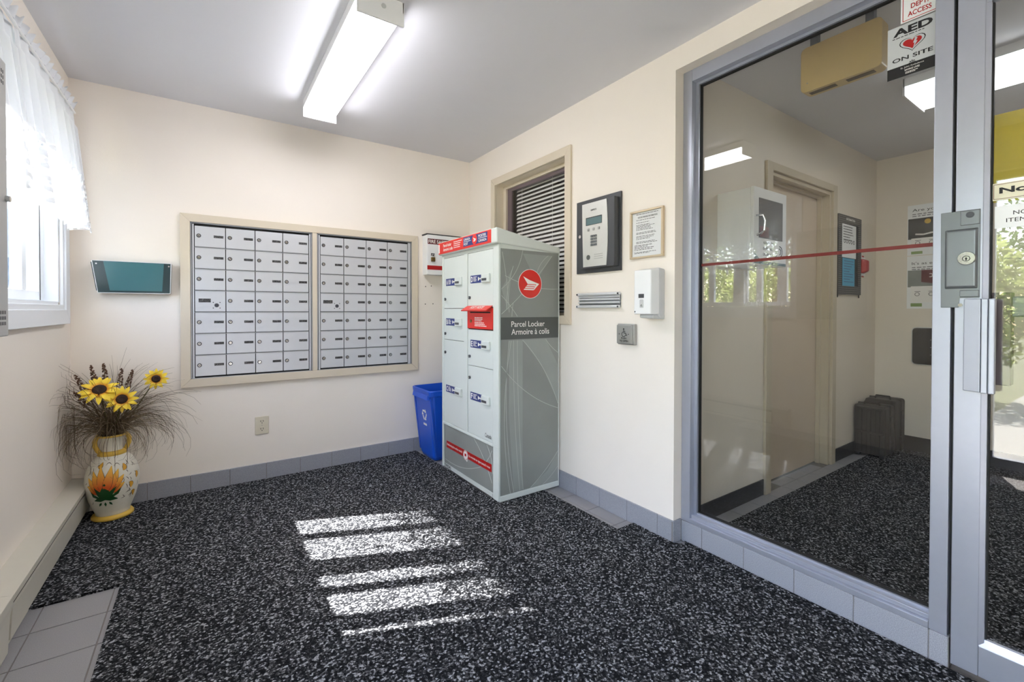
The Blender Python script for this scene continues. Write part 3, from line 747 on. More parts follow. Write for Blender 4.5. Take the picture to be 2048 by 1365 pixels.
# ================================================================== parcel locker
F, YS = 1.428, 2.222                      # front plane (faces -X) and near side plane (faces -Y)
lk = thing('parcel_locker', 'tall pale grey parcel locker with red header and grey printed side', 'locker', (1.66, 2.605, 0))
YK = 2.988
FP, SP = XP(F), YP(YS)
B().box(F + .012, 1.890, YS + .001, YK, .012, 1.548).build('body', 'lock_body', lk)
B().box(F + .006, 1.892, YS - .003, YK + .002, .010, .042, .003).build('plinth', 'lock_body', lk)
# rounded corner posts and face frame
for (a, b) in ((-YS - .062, -YS), (-YK, -YK + .022)):
    B().rect(FP, a, b, .012, 1.548, -.014, .004, .007).build('corner_post', 'lock_body', lk)
B().rect(FP, -2.6525, -2.6045, .345, 1.5255, -.012, .003, .002).build('centre_post', 'lock_body', lk)
B().rect(FP, -2.965, -2.285, 1.526, 1.548, -.012, .000, .002).build('head_rail', 'lock_body', lk)
q = B(); q.rect(FP, -2.965, -2.285, .326, .345, -.012, .004, .003); q.rect(FP, -2.970, -2.222, .334, .3365, .0, .0055); q.build('mid_rail', 'lock_body', lk)
B().rect(FP, -2.970, -2.280, .012, 1.54, -.014, -.0095).build('shadow_gap', 'dark_slot', lk)
# cap with sloping lid
def cap():
    x0, x1, y0, y1 = F - .024, 1.892, YS - .012, YK + .014
    zf0, zf1, zr0, zr1 = 1.550, 1.642, 1.520, 1.556
    return B().hull([(x0, y0, zf0), (x1, y0, zr0), (x1, y1, zr0), (x0, y1, zf0)], [(x0, y0, zf1), (x1, y0, zr1), (x1, y1, zr1), (x0, y1, zf1)], .007)
cap().build('cap', 'lock_body', lk)
CPp = XP(F - .024)
B().rect(CPp, -2.995, -2.270, 1.5565, 1.636, .0002, .0022).build('red_header', 'red', lk)
PZ = lambda a, b, d: Vector((F - .024 + a, YK + .014 + d, b))
B().rect(CPp, -2.6165, -2.310, 1.5695, 1.629, .002, .0028).build('blue_block', 'navy', lk)
q = B(); q.rect(CPp, -2.612, -2.515, 1.5982, 1.6012, .0026, .0034); q.rect(CPp, -2.418, -2.314, 1.5982, 1.6012, .0026, .0034); each(q, 'rule', 'print_w', lk)
text('CANADA', CPp, -2.608, 1.606, .016, 'print_w', lk, align='LEFT', d=.0036, bold=.02, wd=.086)
text('POST', CPp, -2.608, 1.576, .016, 'print_w', lk, align='LEFT', d=.0036, bold=.02, wd=.056)
text('POSTES', CPp, -2.417, 1.606, .016, 'print_w', lk, align='LEFT', d=.0036, bold=.02, wd=.090)
text('CANADA', CPp, -2.417, 1.576, .016, 'print_w', lk, align='LEFT', d=.0036, bold=.02, wd=.098)
text('Parcel locker', CPp, -2.915, 1.600, .022, 'print_w', lk, align='LEFT', d=.0030, bold=.02, wd=.125)
text('Armoire à colis', CPp, -2.915, 1.571, .022, 'print_w', lk, align='LEFT', d=.0030, bold=.02, wd=.145)
lines(CPp, -2.755, -2.635, 1.616, 1.577, 4, 'print_w', lk, th=.005, d=.0030, seed=2)
text('1', CPp, -2.983, 1.565, .060, 'print_w', lk, d=.0030, bold=.05, wd=.016)
B().disc(CPp, -2.4665, 1.600, .031, .0026, .0036, 28).build('red_roundel', 'red', lk)
def wing(pl, ca, cb, r, d, parent):
    # winged arrow mark inside a roundel (unit square of the circle's radius)
    S = lambda pts: [(ca + x * r, cb + y * r) for x, y in pts]
    q = B()
    for pts in ([(-.61, .51), (-.08, .28), (.79, .02), (.55, -.02), (-.22, -.02)],
                [(.55, -.02), (.79, .02), (.31, -.44), (.305, -.35), (.39, -.25), (.385, -.21), (.50, -.11), (.505, -.07)],
                [(-.24, -.07), (.50, -.07), (.42, -.16), (-.34, -.16)], [(-.38, -.21), (.38, -.21), (.30, -.30), (-.46, -.30)], [(-.50, -.35), (.30, -.35), (.28, -.44), (-.58, -.43)]):
        q.poly(pl, S(pts), d - .0006, d)
    return q.build('winged_mark', 'print_w', parent)
wing(CPp, -2.4665, 1.600, .028, .0044, lk)
# doors
def ldoor(a0, a1, b0, b1, lockz, lab=None, labz=None):
    dd = B().rect(FP, a0, a1, b0, b1, -.010, -.001, .002).build('door', 'lock_body', lk)
    B().disc(FP, a0 + .027, lockz, .010, -.001, .008, 14).build('lock', 'charcoal', dd)
    B().disc(FP, a0 + .027, lockz, .0055, .008, .0095, 10).build('lock_core', 'chrome', dd)
    if lab:
        x = a0 + .036
        B().rect(FP, x, x + .152, labz - .025, labz + .025, -.001, .0008).build('blue_label', 'navy', dd)
        B().rect(FP, x + .152, x + .245, labz - .026, labz + .026, -.001, .012, .003).build('label_tray', 'lock_body', dd)
        text(lab, FP, x + .008, labz - .018, .036, 'print_w', dd, align='LEFT', d=.0013, bold=.03, wd=.022)
        lines(FP, x + .038, x + .088, labz + .012, labz - .014, 4, 'print_w', dd, th=.0045, d=.0013, seed=ord(lab))
        q = B(); q.poly(FP, [(x + .098, labz - .013), (x + .098, labz + .013), (x + .118, labz + .004), (x + .118, labz - .004)], .0008, .0013)
        q.rect(FP, x + .112, x + .136, labz - .004, labz + .004, .0008, .0013); q.disc(FP, x + .140, labz, .010, .0008, .0013, 10); q.build('key_mark', 'print_w', dd)
        q = B(); q.rect(FP, x + .160, x + .218, labz - .016, labz - .001, .0121, .0127); q.build('tray_mark', 'charcoal', dd)
    return dd
aL, bL, aR, bR = -2.961, -2.6565, -2.6005, -2.288
ldoor(aL, bL, 1.166, 1.524, 1.231, 'A', 1.351)
ldoor(aL, bL, .943, 1.163, .985, 'B', 1.069)
ldoor(aL, bL, .347, .940, .850, 'C', .592)
ldoor(aR, bR, 1.172, 1.524, 1.235, 'D', 1.352)
ldoor(aR, bR, .793, 1.028, .851, 'E', .935)
fd = ldoor(aR, bR, .347, .790, .712, 'F', .595)
text('Canada', FP, -2.305, .366, .026, 'ink', fd, align='RIGHT', d=.0006, wd=.075)
# red letter slot
rb = B().rect(FP, -2.598, -2.288, 1.034, 1.168, -.010, .006, .003).build('letter_slot', 'red', lk)
B().rect(FP, -2.590, -2.300, 1.122, 1.128, .006, .009).build('slot_ledge', 'red', rb)
B().hull([(F - .004, 2.600, 1.176), (F - .004, 2.286, 1.176), (F - .048, 2.292, 1.146), (F - .048, 2.606, 1.146)],
         [(F - .004, 2.600, 1.182), (F - .004, 2.286, 1.182), (F - .050, 2.292, 1.152), (F - .050, 2.606, 1.152)], .001).build('hood', 'red', rb)
HP = lambda a, b, d: Vector((F - .004 - .045 * (1 - b), -a, 1.1525 + .0300 * b + .0004 + d))
text('POST / POSTE', HP, -2.44, .3, .5, 'print_w', rb, d=.001, bold=.02, wd=.16)
B().rect(FP, -2.560, -2.310, 1.135, 1.143, .0058, .0066).build('slot_gap', 'dark_slot', rb)
B().disc(FP, -2.548, 1.082, .011, .005, .009, 14).build('slot_lock', 'brass', rb)
lines(FP, -2.500, -2.350, 1.103, 1.083, 3, 'print_w', rb, th=.005, d=.0066, seed=8)
lines(FP, -2.500, -2.350, 1.071, 1.051, 3, 'print_w', rb, th=.005, d=.0066, seed=9)
# lower printed panel
lp = B().rect(FP, -2.948, -2.288, .046, .324, -.009, -.001).build('lower_panel', 'lock_gray', lk)
def arc(p0, p1, bul, n=14):
    (a, b), (c, e) = p0, p1; L = []
    for i in range(n + 1):
        t = i / n; k = 4 * bul * t * (1 - t); L.append((a + (c - a) * t - (e - b) * k, b + (e - b) * t + (c - a) * k))
    return L
q = B()
for p0, p1, bl_ in (((-2.94, .075), (-2.50, .135), -.06), ((-2.50, .135), (-2.30, .30), -.1), ((-2.52, .32), (-2.30, .10), .06), ((-2.36, .32), (-2.29, .16), .1)):
    B().ribbon(FP, arc(p0, p1, bl_), .004, -.001, -.0004).build('printed_swirl', 'swirl', lp)
B().rect(FP, -2.916, -2.303, .166, .214, -.001, .0004).build('red_banner', 'red_dk', lp)
text('Delivering the online world', FP, -2.905, .179, .020, 'print_w', lp, align='LEFT', d=.001, bold=.01, wd=.225)
text("Du monde en ligne jusqu'à vous", FP, -2.588, .179, .020, 'print_w', lp, align='LEFT', d=.001, bold=.01, wd=.268)
B().disc(FP, -2.632, .182, .033, .0004, .0012, 26).build('white_roundel', 'print_w', lp)
q = B(); q.ring(FP, -2.632, .182, .028, .0305, .0012, .0018, 24); q.rect(FP, -2.643, -2.621, .176, .193, .0012, .0018); q.build('roundel_mark', 'red_dk', lp)
B().disc(FP, -2.614, .152, .008, .0004, .0012, 12).build('white_dot', 'print_w', lp)
text('TW0243', XP(F + .006), -2.965, .016, .022, 'ink', lk, align='LEFT', d=.0006, wd=.105, bold=.02)
text('1/98', XP(F + .006), -2.300, .016, .020, 'ink', lk, align='LEFT', d=.0006, wd=.035)
# printed side
sd = B().rect(SP, 1.440, 1.884, .046, 1.520, -.0005, .0015).build('side_panel', 'lock_gray', lk)
q = B()
SW = [((1.445, 1.28), (1.60, 1.52), -.10), ((1.450, 1.50), (1.50, 1.14), .02), ((1.445, 1.13), (1.83, 1.50), -.03), ((1.47, 1.36), (1.88, 1.29), -.06), ((1.445, 1.24), (1.56, 1.115), .03),
      ((1.52, 1.115), (1.53, 1.20), .03), ((1.80, 1.50), (1.70, 1.36), -.1), ((1.48, 1.16), (1.53, 1.42), .05),
      ((1.50, .970), (1.535, .048), -.04), ((1.532, .970), (1.58, .050), -.015), ((1.56, .970), (1.605, .050), -.012), ((1.515, .970), (1.51, .048), -.05), ((1.60, .970), (1.882, .55), .06), ((1.445, .82), (1.882, .52), -.07),
      ((1.78, .970), (1.882, .88), -.05), ((1.66, .048), (1.882, .24), -.04), ((1.76, .048), (1.882, .14), -.04)]
for p0, p1, bl_ in SW: B().ribbon(SP, [(min(max(a, 1.442), 1.882), b) for a, b in arc(p0, p1, bl_)], .0035, .0013, .0021).build('printed_swirl', 'swirl', sd)
q = B()
for pts in ([(1.445, 1.28), (1.52, 1.40), (1.49, 1.15)], [(1.50, .970), (1.60, .970), (1.60, .05), (1.535, .05), (1.50, .5)], [(1.66, .048), (1.80, .13), (1.882, .24), (1.882, .05)], [(1.60, 1.50), (1.83, 1.50), (1.70, 1.33)], [(1.60, .970), (1.78, .970), (1.882, .80), (1.882, .56), (1.75, .80)]):
    B().poly(SP, pts, .0012, .0018).build('printed_tint', 'swirl2', sd)
B().rect(SP, 1.440, 1.884, .977, 1.110, .0015, .0026).build('title_band', 'lock_band', sd)
text('Parcel Locker', SP, 1.515, 1.052, .034, 'print_w', sd, align='LEFT', d=.0030, wd=.255, bold=.008)
text('Armoire à colis', SP, 1.515, 1.004, .036, 'print_w', sd, align='LEFT', d=.0030, wd=.292, bold=.008)
B().disc(SP, 1.656, 1.316, .0885, .0015, .0026, 40).build('red_roundel', 'red', sd)
q = B(); q.ring(SP, 1.656, 1.316, .0875, .0905, .0015, .0029, 40); q.build('roundel_rim', 'print_w', sd)
wing(SP, 1.656, 1.316, .0875, .0033, sd)
q = B(); q.rect(SP, 1.884, 1.891, .012, 1.52, -.002, .004); q.build('back_edge', 'lock_body', lk)

# ================================================================== blue recycling bin
rbn = thing('recycling_bin', 'blue plastic recycling bin standing between the wall and the parcel locker', 'bin', (1.60, 3.24, 0))
def bin_shell():
    q = B(); bm = q.bm
    def ring(x0, x1, y0, y1, z, r=.03, n=4):
        L = []
        for cx, cy, t0 in ((x1 - r, y0 + r, -90), (x1 - r, y1 - r, 0), (x0 + r, y1 - r, 90), (x0 + r, y0 + r, 180)):
            for i in range(n + 1):
                t = math.radians(t0 + 90 * i / n); L.append(bm.verts.new((cx + r * math.cos(t), cy + r * math.sin(t), z)))
        return L
    R = [ring(1.428, 1.76, 3.125, 3.365, .006), ring(1.418, 1.775, 3.112, 3.375, .03), ring(1.378, 1.80, 3.078, 3.405, .500), ring(1.366, 1.81, 3.068, 3.416, .505),
         ring(1.362, 1.815, 3.064, 3.420, .540), ring(1.366, 1.811, 3.068, 3.416, .546), ring(1.374, 1.803, 3.076, 3.408, .546), ring(1.382, 1.796, 3.083, 3.401, .50), ring(1.430, 1.765, 3.125, 3.362, .02)]
    n = len(R[0])
    for i in range(len(R) - 1):
        for k in range(n): bm.faces.new((R[i][k], R[i][(k + 1) % n], R[i + 1][(k + 1) % n], R[i + 1][k]))
    bm.faces.new(R[0][::-1]); bm.faces.new(R[-1])
    return q
bin_shell().build('shell', 'bin', rbn)
q = B()
for yy in (3.095, 3.39): q.hull([(1.425, yy - .010, .04), (1.425, yy + .010, .04), (1.432, yy + .010, .04), (1.432, yy - .010, .04)], [(1.372, yy - .012, .49), (1.372, yy + .012, .49), (1.385, yy + .012, .49), (1.385, yy - .012, .49)])
each(q, 'rib', 'bin', rbn)
q = B(); q.hull([(1.355, 3.10, .478), (1.355, 3.38, .478), (1.375, 3.38, .478), (1.375, 3.10, .478)], [(1.361, 3.10, .51), (1.361, 3.38, .51), (1.375, 3.38, .51), (1.375, 3.10, .51)]); q.build('rim_skirt', 'bin', rbn)
BPn = lambda a, b, d: Vector((1.418 - (b - .03) * .0851 - d, -a, b))
q = B(); ca, cb_ = -3.225, .345
for k in range(3):
    t0 = math.radians(90 + 120 * k); R2 = lambda x, y: (ca + (x * math.cos(t0) - y * math.sin(t0)) * 1.0, cb_ + x * math.sin(t0) + y * math.cos(t0))
    q.poly(BPn, [R2(.022, .034), R2(.036, .026), R2(.036, -.012), R2(.022, -.006)], .001, .002)
    q.poly(BPn, [R2(.014, -.008), R2(.046, -.018), R2(.022, -.036)], .001, .002)
q.build('recycling_symbol', 'print_w', rbn)
B().rect(BPn, -3.255, -3.195, .262, .278, .001, .002).build('white_label', 'print_w', rbn)

# ================================================================== vase with dried flowers
VC = (-.432, 3.292, .0105)
vz = thing('floor_vase', 'white painted floor vase with ochre handles and an orange lotus in the corner', 'vase', VC)
prof = [(.074, .022), (.072, .030), (.080, .050), (.100, .105), (.113, .165), (.1165, .205), (.114, .240), (.104, .280), (.085, .318), (.062, .344), (.047, .358), (.043, .375), (.042, .392), (.045, .415), (.053, .434), (.064, .446), (.066, .449), (.060, .449), (.045, .435), (.036, .41), (.035, .36)]
B().lathe(prof, VC, 48).build('body', 'vase', vz, smooth=True)
B().lathe([(.086, 0), (.091, .004), (.091, .012), (.086, .020), (.072, .024)], VC, 48).build('foot', 'ochre', vz, smooth=True)
B().lathe([(.060, .342), (.064, .346), (.056, .362), (.048, .368), (.044, .364)], VC, 40).build('neck_ring', 'ochre', vz, smooth=True)
B().lathe([(.063, .444), (.069, .447), (.070, .452), (.066, .455), (.058, .455), (.058, .446)], VC, 40).build('rim', 'ochre', vz, smooth=True)
ux, uy = .99, .13
for s_ in (-1, 1):
    L = [(.056, .444), (.066, .438), (.072, .420), (.070, .394), (.060, .370), (.050, .354)]
    B().tube([(VC[0] + s_ * r_ * ux, VC[1] + s_ * r_ * uy, VC[2] + z_) for r_, z_ in L], [.009, .011, .011, .011, .011, .009], 8).build('handle', 'ochre', vz, smooth=True)
def vr(z):
    for i in range(len(prof) - 1):
        if prof[i][1] <= z <= prof[i + 1][1] and i < 12:
            t = (z - prof[i][1]) / (prof[i + 1][1] - prof[i][1]); return prof[i][0] + (prof[i + 1][0] - prof[i][0]) * t
    return .07
PHI0 = math.radians(-99)
def vpt(u, z, off):
    r_ = vr(z); f = PHI0 + u / .1165; r_ += off
    return (VC[0] + r_ * math.cos(f), VC[1] + r_ * math.sin(f), VC[2] + z)
def strip(q, ctr, wids, off):
    # painted leaf laid on the curved wall of the vase
    bm = q.bm; rows = []
    for i, ((u, z), w_) in enumerate(zip(ctr, wids)):
        a = ctr[max(0, i - 1)]; b = ctr[min(len(ctr) - 1, i + 1)]; L = math.hypot(b[0] - a[0], b[1] - a[1]) or 1
        nx, nz = -(b[1] - a[1]) / L, (b[0] - a[0]) / L
        rows.append([bm.verts.new(vpt(u + nx * w_ * k, z + nz * w_ * k, off)) for k in (-1, -.5, 0, .5, 1)])
    for i in range(len(rows) - 1):
        for k in range(4): bm.faces.new((rows[i][k], rows[i][k + 1], rows[i + 1][k + 1], rows[i + 1][k]))
PW = [.25, .62, .9, 1, .92, .72, .42, .06]
for k, (ang, L, off) in enumerate([(-62, .085, .0012), (62, .085, .0012), (-44, .108, .0018), (44, .108, .0018), (-27, .122, .0024), (27, .122, .0024), (-10, .132, .0030), (12, .130, .0034)]):
    for nm, m_, ws, o2 in (('petal_outline', 'vline', .0205, -.0004), ('painted_petal', 'vpetal', .0185, 0)):
        q = B(); ct = []
        for i in range(8):
            s_ = i / 7; ct.append((math.sin(math.radians(ang)) * L * s_ + (.010 * math.sin(math.radians(ang))) , .160 + math.cos(math.radians(ang)) * L * s_ * (1 + .12 * s_)))
        strip(q, ct, [w_ * ws for w_ in PW], off + o2); q.build(nm, m_, vz, smooth=True)
for ct, wd in (([(0, .135), (0, .165), (0, .215)], [.024, .022, .002]), ([(-.004, .145), (-.022, .16), (-.044, .195)], [.018, .012, .001]), ([(.004, .145), (.024, .158), (.048, .192)], [.018, .012, .001]),
               ([(-.05, .125), (-.025, .130), (0, .142)], [.002, .013, .016]), ([(.055, .122), (.027, .130), (0, .142)], [.002, .013, .016]), ([(.03, .140), (.052, .155), (.068, .180)], [.006, .008, .001]), ([(-.03, .140), (-.050, .152), (-.062, .175)], [.006, .008, .001]),
               ([(0, .112), (0, .100), (0, .088)], [.001, .006, .001]), ([(.018, .112), (.024, .102), (.032, .092)], [.001, .006, .001]), ([(-.018, .112), (-.024, .102), (-.032, .092)], [.001, .006, .001])):
    q = B(); strip(q, ct, wd, .0042); q.build('painted_leaf', 'vgreen', vz, smooth=True)
for (u, z, a) in ((.085, .285, 1.3), (.112, .180, 1.9), (.150, .225, 1.5), (-.032, .312, .6), (.135, .125, 2.2)):
    for nm, m_, ws, o2 in (('crescent_outline', 'vline', .0125, .0006), ('painted_crescent', 'crescent', .0098, .0012)):
        q = B(); ct = [(u + .026 * (i / 6 - .5) * math.cos(a) + .012 * math.sin(math.pi * i / 6) * math.sin(a) * .6, z + .036 * (i / 6 - .5) * math.sin(a) - .010 * math.sin(math.pi * i / 6) * math.cos(a)) for i in range(7)]
        strip(q, ct, [ws * math.sin(math.pi * (i + .35) / 6.7) for i in range(7)], o2); q.build(nm, m_, vz, smooth=True)
q = B(); r = random.Random(4)
for i in range(34):
    u = r.choice([r.uniform(.055, .17), r.uniform(.07, .15), r.uniform(-.10, -.065)]); z = r.uniform(.10, .315); a = r.uniform(.3, 2.2); L = r.uniform(.014, .03)
    ct = [(u + math.cos(a) * L * (t_ - .5) + .004 * math.sin(math.pi * t_), min(.33, max(.07, z + math.sin(a) * L * (t_ - .5)))) for t_ in (0, .25, .5, .75, 1)]
    strip(q, ct, [.0004, .0012, .0014, .0012, .0004], .0008)
for (a_, b_) in ((-.05, .31), (.0, .318), (.04, .31)):
    strip(q, [(a_ + .03 * t_, b_ - .012 * (2 * t_ - 1) ** 2) for t_ in (0, .25, .5, .75, 1)], [.0006, .0014, .0016, .0014, .0006], .0008)
q.build('painted_strokes', 'vline', vz)

MOUTH = Vector((VC[0], VC[1], VC[2] + .445))
def pmesh(L, W):
    q = B(); bm = q.bm; rows = []
    for i in range(7):
        s_ = i / 6; w_ = W * math.sin(math.pi * min(1, .12 + .86 * s_)) ** .8; x = L * s_
        z = .10 * L * math.sin(math.pi * s_) - .10 * L * s_
        rows.append([bm.verts.new((x, -w_, z + .15 * w_)), bm.verts.new((x, 0, z)), bm.verts.new((x, w_, z + .15 * w_))])
    for i in range(6):
        for k in range(2): bm.faces.new((rows[i][k], rows[i][k + 1], rows[i + 1][k + 1], rows[i + 1][k]))
    return q.mesh('petal', 'petal', True)
def sunflower(pos, R, face, label):
    root = thing('sunflower', label, 'flower', pos, 'artificial sunflowers in the painted vase')
    f = Vector(face).normalized(); rot = f.to_track_quat('Z', 'Y')
    pm = pmesh(R * .80, R * .155)
    for ring_, n, tl, sc_ in ((0, 12, .10, 1.0), (1, 8, .34, .86)):
        for k in range(n):
            o = inst('petal', pm, (0, 0, 0), root)
            qz = Matrix.Rotation(2 * math.pi * (k + .5 * ring_) / n + random.uniform(-.06, .06), 4, 'Z') @ Matrix.Translation((R * .22, 0, .002 * ring_)) @ Matrix.Rotation(-tl + random.uniform(-.1, .1), 4, 'Y') @ Matrix.Diagonal((sc_, 1, 1, 1))
            o.matrix_local = rot.to_matrix().to_4x4() @ qz
    q = B(); q.lathe([(R * .34, -.004), (R * .37, .004), (R * .34, .012), (R * .24, .016), (R * .13, .013), (.001, .011)], (0, 0, 0), 24)
    o = q.build('seed_disc', 'disc', root, smooth=True, local=True); o.matrix_local = rot.to_matrix().to_4x4()
    p = Vector(pos); L = []
    for i in range(9):
        t_ = i / 8; a = p - f * .006; b = MOUTH + Vector((0, 0, -.06)); m_ = (a + b) / 2 - f * .05 + Vector((0, 0, .03))
        L.append((1 - t_) ** 2 * a + 2 * t_ * (1 - t_) * m_ + t_ * t_ * b)
    B().tube(L, .0032, 6).build('stem', 'stem', root)
    return root
sunflower((-.470, 3.205, .722), .085, (.05, -1, .95), 'largest yellow sunflower, topmost of the pair at the front of the vase')
sunflower((-.378, 3.185, .668), .071, (.12, -1, .22), 'yellow sunflower lower in the front pair, above the vase mouth')
sunflower((-.242, 3.335, .748), .060, (-.05, -1, .12), 'small yellow sunflower standing alone beside the mailbox surround')
# brown seed spikes
SPK = [((-.525, 3.33, .845), 'brown seed spike, first of the two tallest ones, nearer the window wall'), ((-.475, 3.36, .850), 'brown seed spike, second of the two tallest ones, nearer the mailboxes'),
       ((-.580, 3.30, .800), 'brown seed spike standing closest to the wall corner'), ((-.575, 3.24, .72), 'low brown seed spike drooping over the heater beside the largest sunflower'),
       ((-.400, 3.38, .815), 'brown seed spike above the lower sunflower of the front pair'), ((-.350, 3.36, .805), 'brown seed spike nearest the lone small sunflower'), ((-.505, 3.30, .79), 'shorter brown seed spike just behind the largest sunflower')]
for k, ((px_, py_, pz_), lb_) in enumerate(SPK):
    rt = thing('dried_flower_spike', lb_, 'dried flower', (px_, py_, pz_), 'brown seed spikes in the painted vase')
    tip = Vector((px_, py_, pz_)); base = MOUTH + Vector((0, 0, -.05)); ax = (tip - MOUTH).normalized()
    L = [base.lerp(tip, t_) + Vector((0, 0, .02 * math.sin(math.pi * t_))) for t_ in (0, .2, .4, .6, .8, 1)]
    B().tube(L, .0018, 5).build('stem', 'grass', rt)
    q = B(); rr = random.Random(k)
    for i in range(46):
        t_ = i / 45; c = tip - ax * (.10 * (1 - t_)); R_ = (.015 * (1 - t_) ** .7 + .003); a = rr.uniform(0, 6.28)
        e1 = ax.orthogonal().normalized(); e2 = ax.cross(e1); c = c + (e1 * math.cos(a) + e2 * math.sin(a)) * R_ * .7
        bmesh.ops.create_icosphere(q.bm, subdivisions=1, radius=rr.uniform(.0035, .0055), matrix=Matrix.Translation(c))
    q.build('seed_head', 'spike', rt)
# dried grasses
def grasses():
    q = B(); r = random.Random(11); n = 0
    while n < 420:
        az = r.uniform(-math.pi, math.pi); L = r.uniform(.28, .58); lean = r.uniform(.15, 1.25); droop = r.uniform(.6, 2.3) * (.5 + lean * .6)
        p = MOUTH + Vector((r.uniform(-.03, .03), r.uniform(-.03, .03), -.02)); th = lean * .35; pts = [p.copy()]; ok = True
        hx, hy = math.cos(az), math.sin(az); st = L / 10; curl = r.uniform(-.4, .4)
        for i in range(10):
            th += droop * (i + 1) / 10 * .25 + (lean * .65 / 4 if i < 4 else 0)
            a2 = az + curl * i / 10
            p = p + Vector((math.cos(a2) * math.sin(th), math.sin(a2) * math.sin(th), math.cos(th))) * st
            if p.x < XL + .012: p.x = XL + .012 + r.uniform(0, .004)
            if p.y > YB - .012: p.y = YB - .012 - r.uniform(0, .004)
            if p.z < .24: ok = False
            pts.append(p.copy())
        if not ok: continue
        n += 1; w_ = r.uniform(.0008, .0019)
        q.tube(pts, [w_ * (1.2 - .09 * i) for i in range(11)], 3, cap=False)
    return q
tag(grasses().build('dried_grass', 'grass'), 'spray of thin dried brown grasses drooping from the painted vase', 'dried grass', kind='stuff')

# ================================================================== right wall: entry phone, notice, slot, dispenser, button
RW = XP(XR)
en = thing('entry_phone', 'silver entry phone keypad panel on a charcoal wall plate', 'intercom', (XR, 1.88, 1.376))
B().rect(RW, -2.060, -1.703, 1.376, 1.815, 0, .012, .0015).build('wall_plate', 'charcoal', en)
B().rect(RW, -1.982, -1.716, 1.402, 1.785, .010, .050, .002).build('housing', 'charcoal', en)
EP = XP(XR - .050)
pts = []
for i in range(13):
    t_ = i / 12; pts.append((-1.772 + .010 * math.sin(math.pi * t_), 1.408 + (1.780 - 1.408) * t_))
pts += [(-1.968, 1.780), (-1.964, 1.594), (-1.958, 1.408)]
B().poly(EP, pts, 0, .004, .001).build('face_plate', 'panel_face', en)
EP = XP(XR - .054)
text('UNITECH', EP, -1.872, 1.731, .010, 'ink', en, d=.0006, bold=.03, wd=.046)
s_ = B().rect(EP, -1.934, -1.806, 1.650, 1.696, -.001, .0014).build('screen_bezel', 'black', en)
B().rect(EP, -1.929, -1.808, 1.652, 1.691, .001, .002).build('screen', 'lcd', s_)
for a in (-1.912, -1.870, -1.828): B().rect(EP, a - .0065, a + .0065, 1.617, 1.631, -.001, .006, .0015).build('button', 'steel', en)
km_ = None
for i in range(4):
    for j in range(3): B().rect(EP, -1.887 + j * .0175 - .0065, -1.887 + j * .0175 + .0065, 1.5335 + i * .0168 - .0062, 1.5335 + i * .0168 + .0062, -.001, .005, .0012).build('key', 'latch', en)
B().disc(EP, -1.914, 1.463, .0145, -.0005, .0012, 22).build('camera_window', 'lock_band', en)
q = B()
for i in range(8):
    for j in range(3): q.disc(EP, -1.862 + i * .0085, 1.452 + j * .0122, .0016, -.0005, .0009, 6)
q.build('speaker_holes', 'black', en)
B().disc(XP(XR - .012), -2.021, 1.601, .010, 0, .010, 16).build('cam_lock', 'chrome', en)

nf = thing('framed_notice', 'visitor parking notice in a slim champagne frame beside the entry phone', 'notice', (XR, 1.53, 1.43))
B().rect(RW, -1.632, -1.428, 1.433, 1.677, 0, .006).build('paper', 'paper', nf)
for (a0, a1, b0, b1) in ((-1.638, -1.425, 1.671, 1.681), (-1.638, -1.425, 1.428, 1.438), (-1.638, -1.626, 1.438, 1.671), (-1.437, -1.425, 1.438, 1.671)): B().rect(RW, a0, a1, b0, b1, 0, .016, .002).build('frame_bar', 'gold', nf)
NP = XP(XR - .006)
text('VISITOR PARKING INFORMATION', NP, -1.528, 1.641, .008, 'ink', nf, d=.0006, bold=.02, wd=.125)
lines(NP, -1.600, -1.455, 1.660, 1.659, 1, 'ink_soft', nf, th=.003, d=.0006, seed=20)
for k, (z1_, z0_, n_) in enumerate(((1.630, 1.630, 1), (1.616, 1.616, 1), (1.604, 1.578, 5), (1.563, 1.557, 2), (1.544, 1.530, 3), (1.514, 1.508, 2), (1.496, 1.473, 4), (1.460, 1.455, 2))):
    lines(NP, -1.600 if k < 6 else -1.612, -1.450, z1_, z0_, n_, 'ink_soft' if k != 6 else 'ink', nf, th=.0028, d=.0006, seed=30 + k)
NG = B().rect(RW, -1.626, -1.437, 1.438, 1.671, .0085, .0105).build('cover_glass', 'glass_c', nf)

sl_ = thing('louvred_slot', 'ribbed aluminium slot plate on the wall under the entry phone', 'vent', (XR, 1.875, 1.168))
B().rect(RW, -2.040, -1.710, 1.172, 1.250, 0, .006).build('back_plate', 'alu_dk', sl_)
for zc in (1.200, 1.219, 1.234):
    B().hull([RW(-2.040, zc - .008, .004), RW(-1.712, zc - .008, .004), RW(-1.712, zc + .007, .004), RW(-2.040, zc + .007, .004)], [RW(-2.040, zc - .005, .018), RW(-1.712, zc - .005, .018), RW(-1.712, zc + .004, .011), RW(-2.040, zc + .004, .011)]).build('rib', 'slot_alu', sl_)
q = B(); q.tube([RW(-2.046, 1.248, .016), RW(-1.706, 1.248, .016)], .009, 10); q.build('top_bead', 'slot_alu', sl_)
q = B(); q.tube([RW(-2.050, 1.175, .018), RW(-1.706, 1.175, .018)], .009, 10); q.build('bottom_bead', 'slot_alu', sl_)
q = B()
for a in (-2.046, -1.706):
    for z_ in (1.248, 1.175): q.disc(XP(XR - .018), a + (.006 if a < -2 else -.006), z_, .005, 0, .010, 8)
each(q, 'end_screw', 'black', sl_)

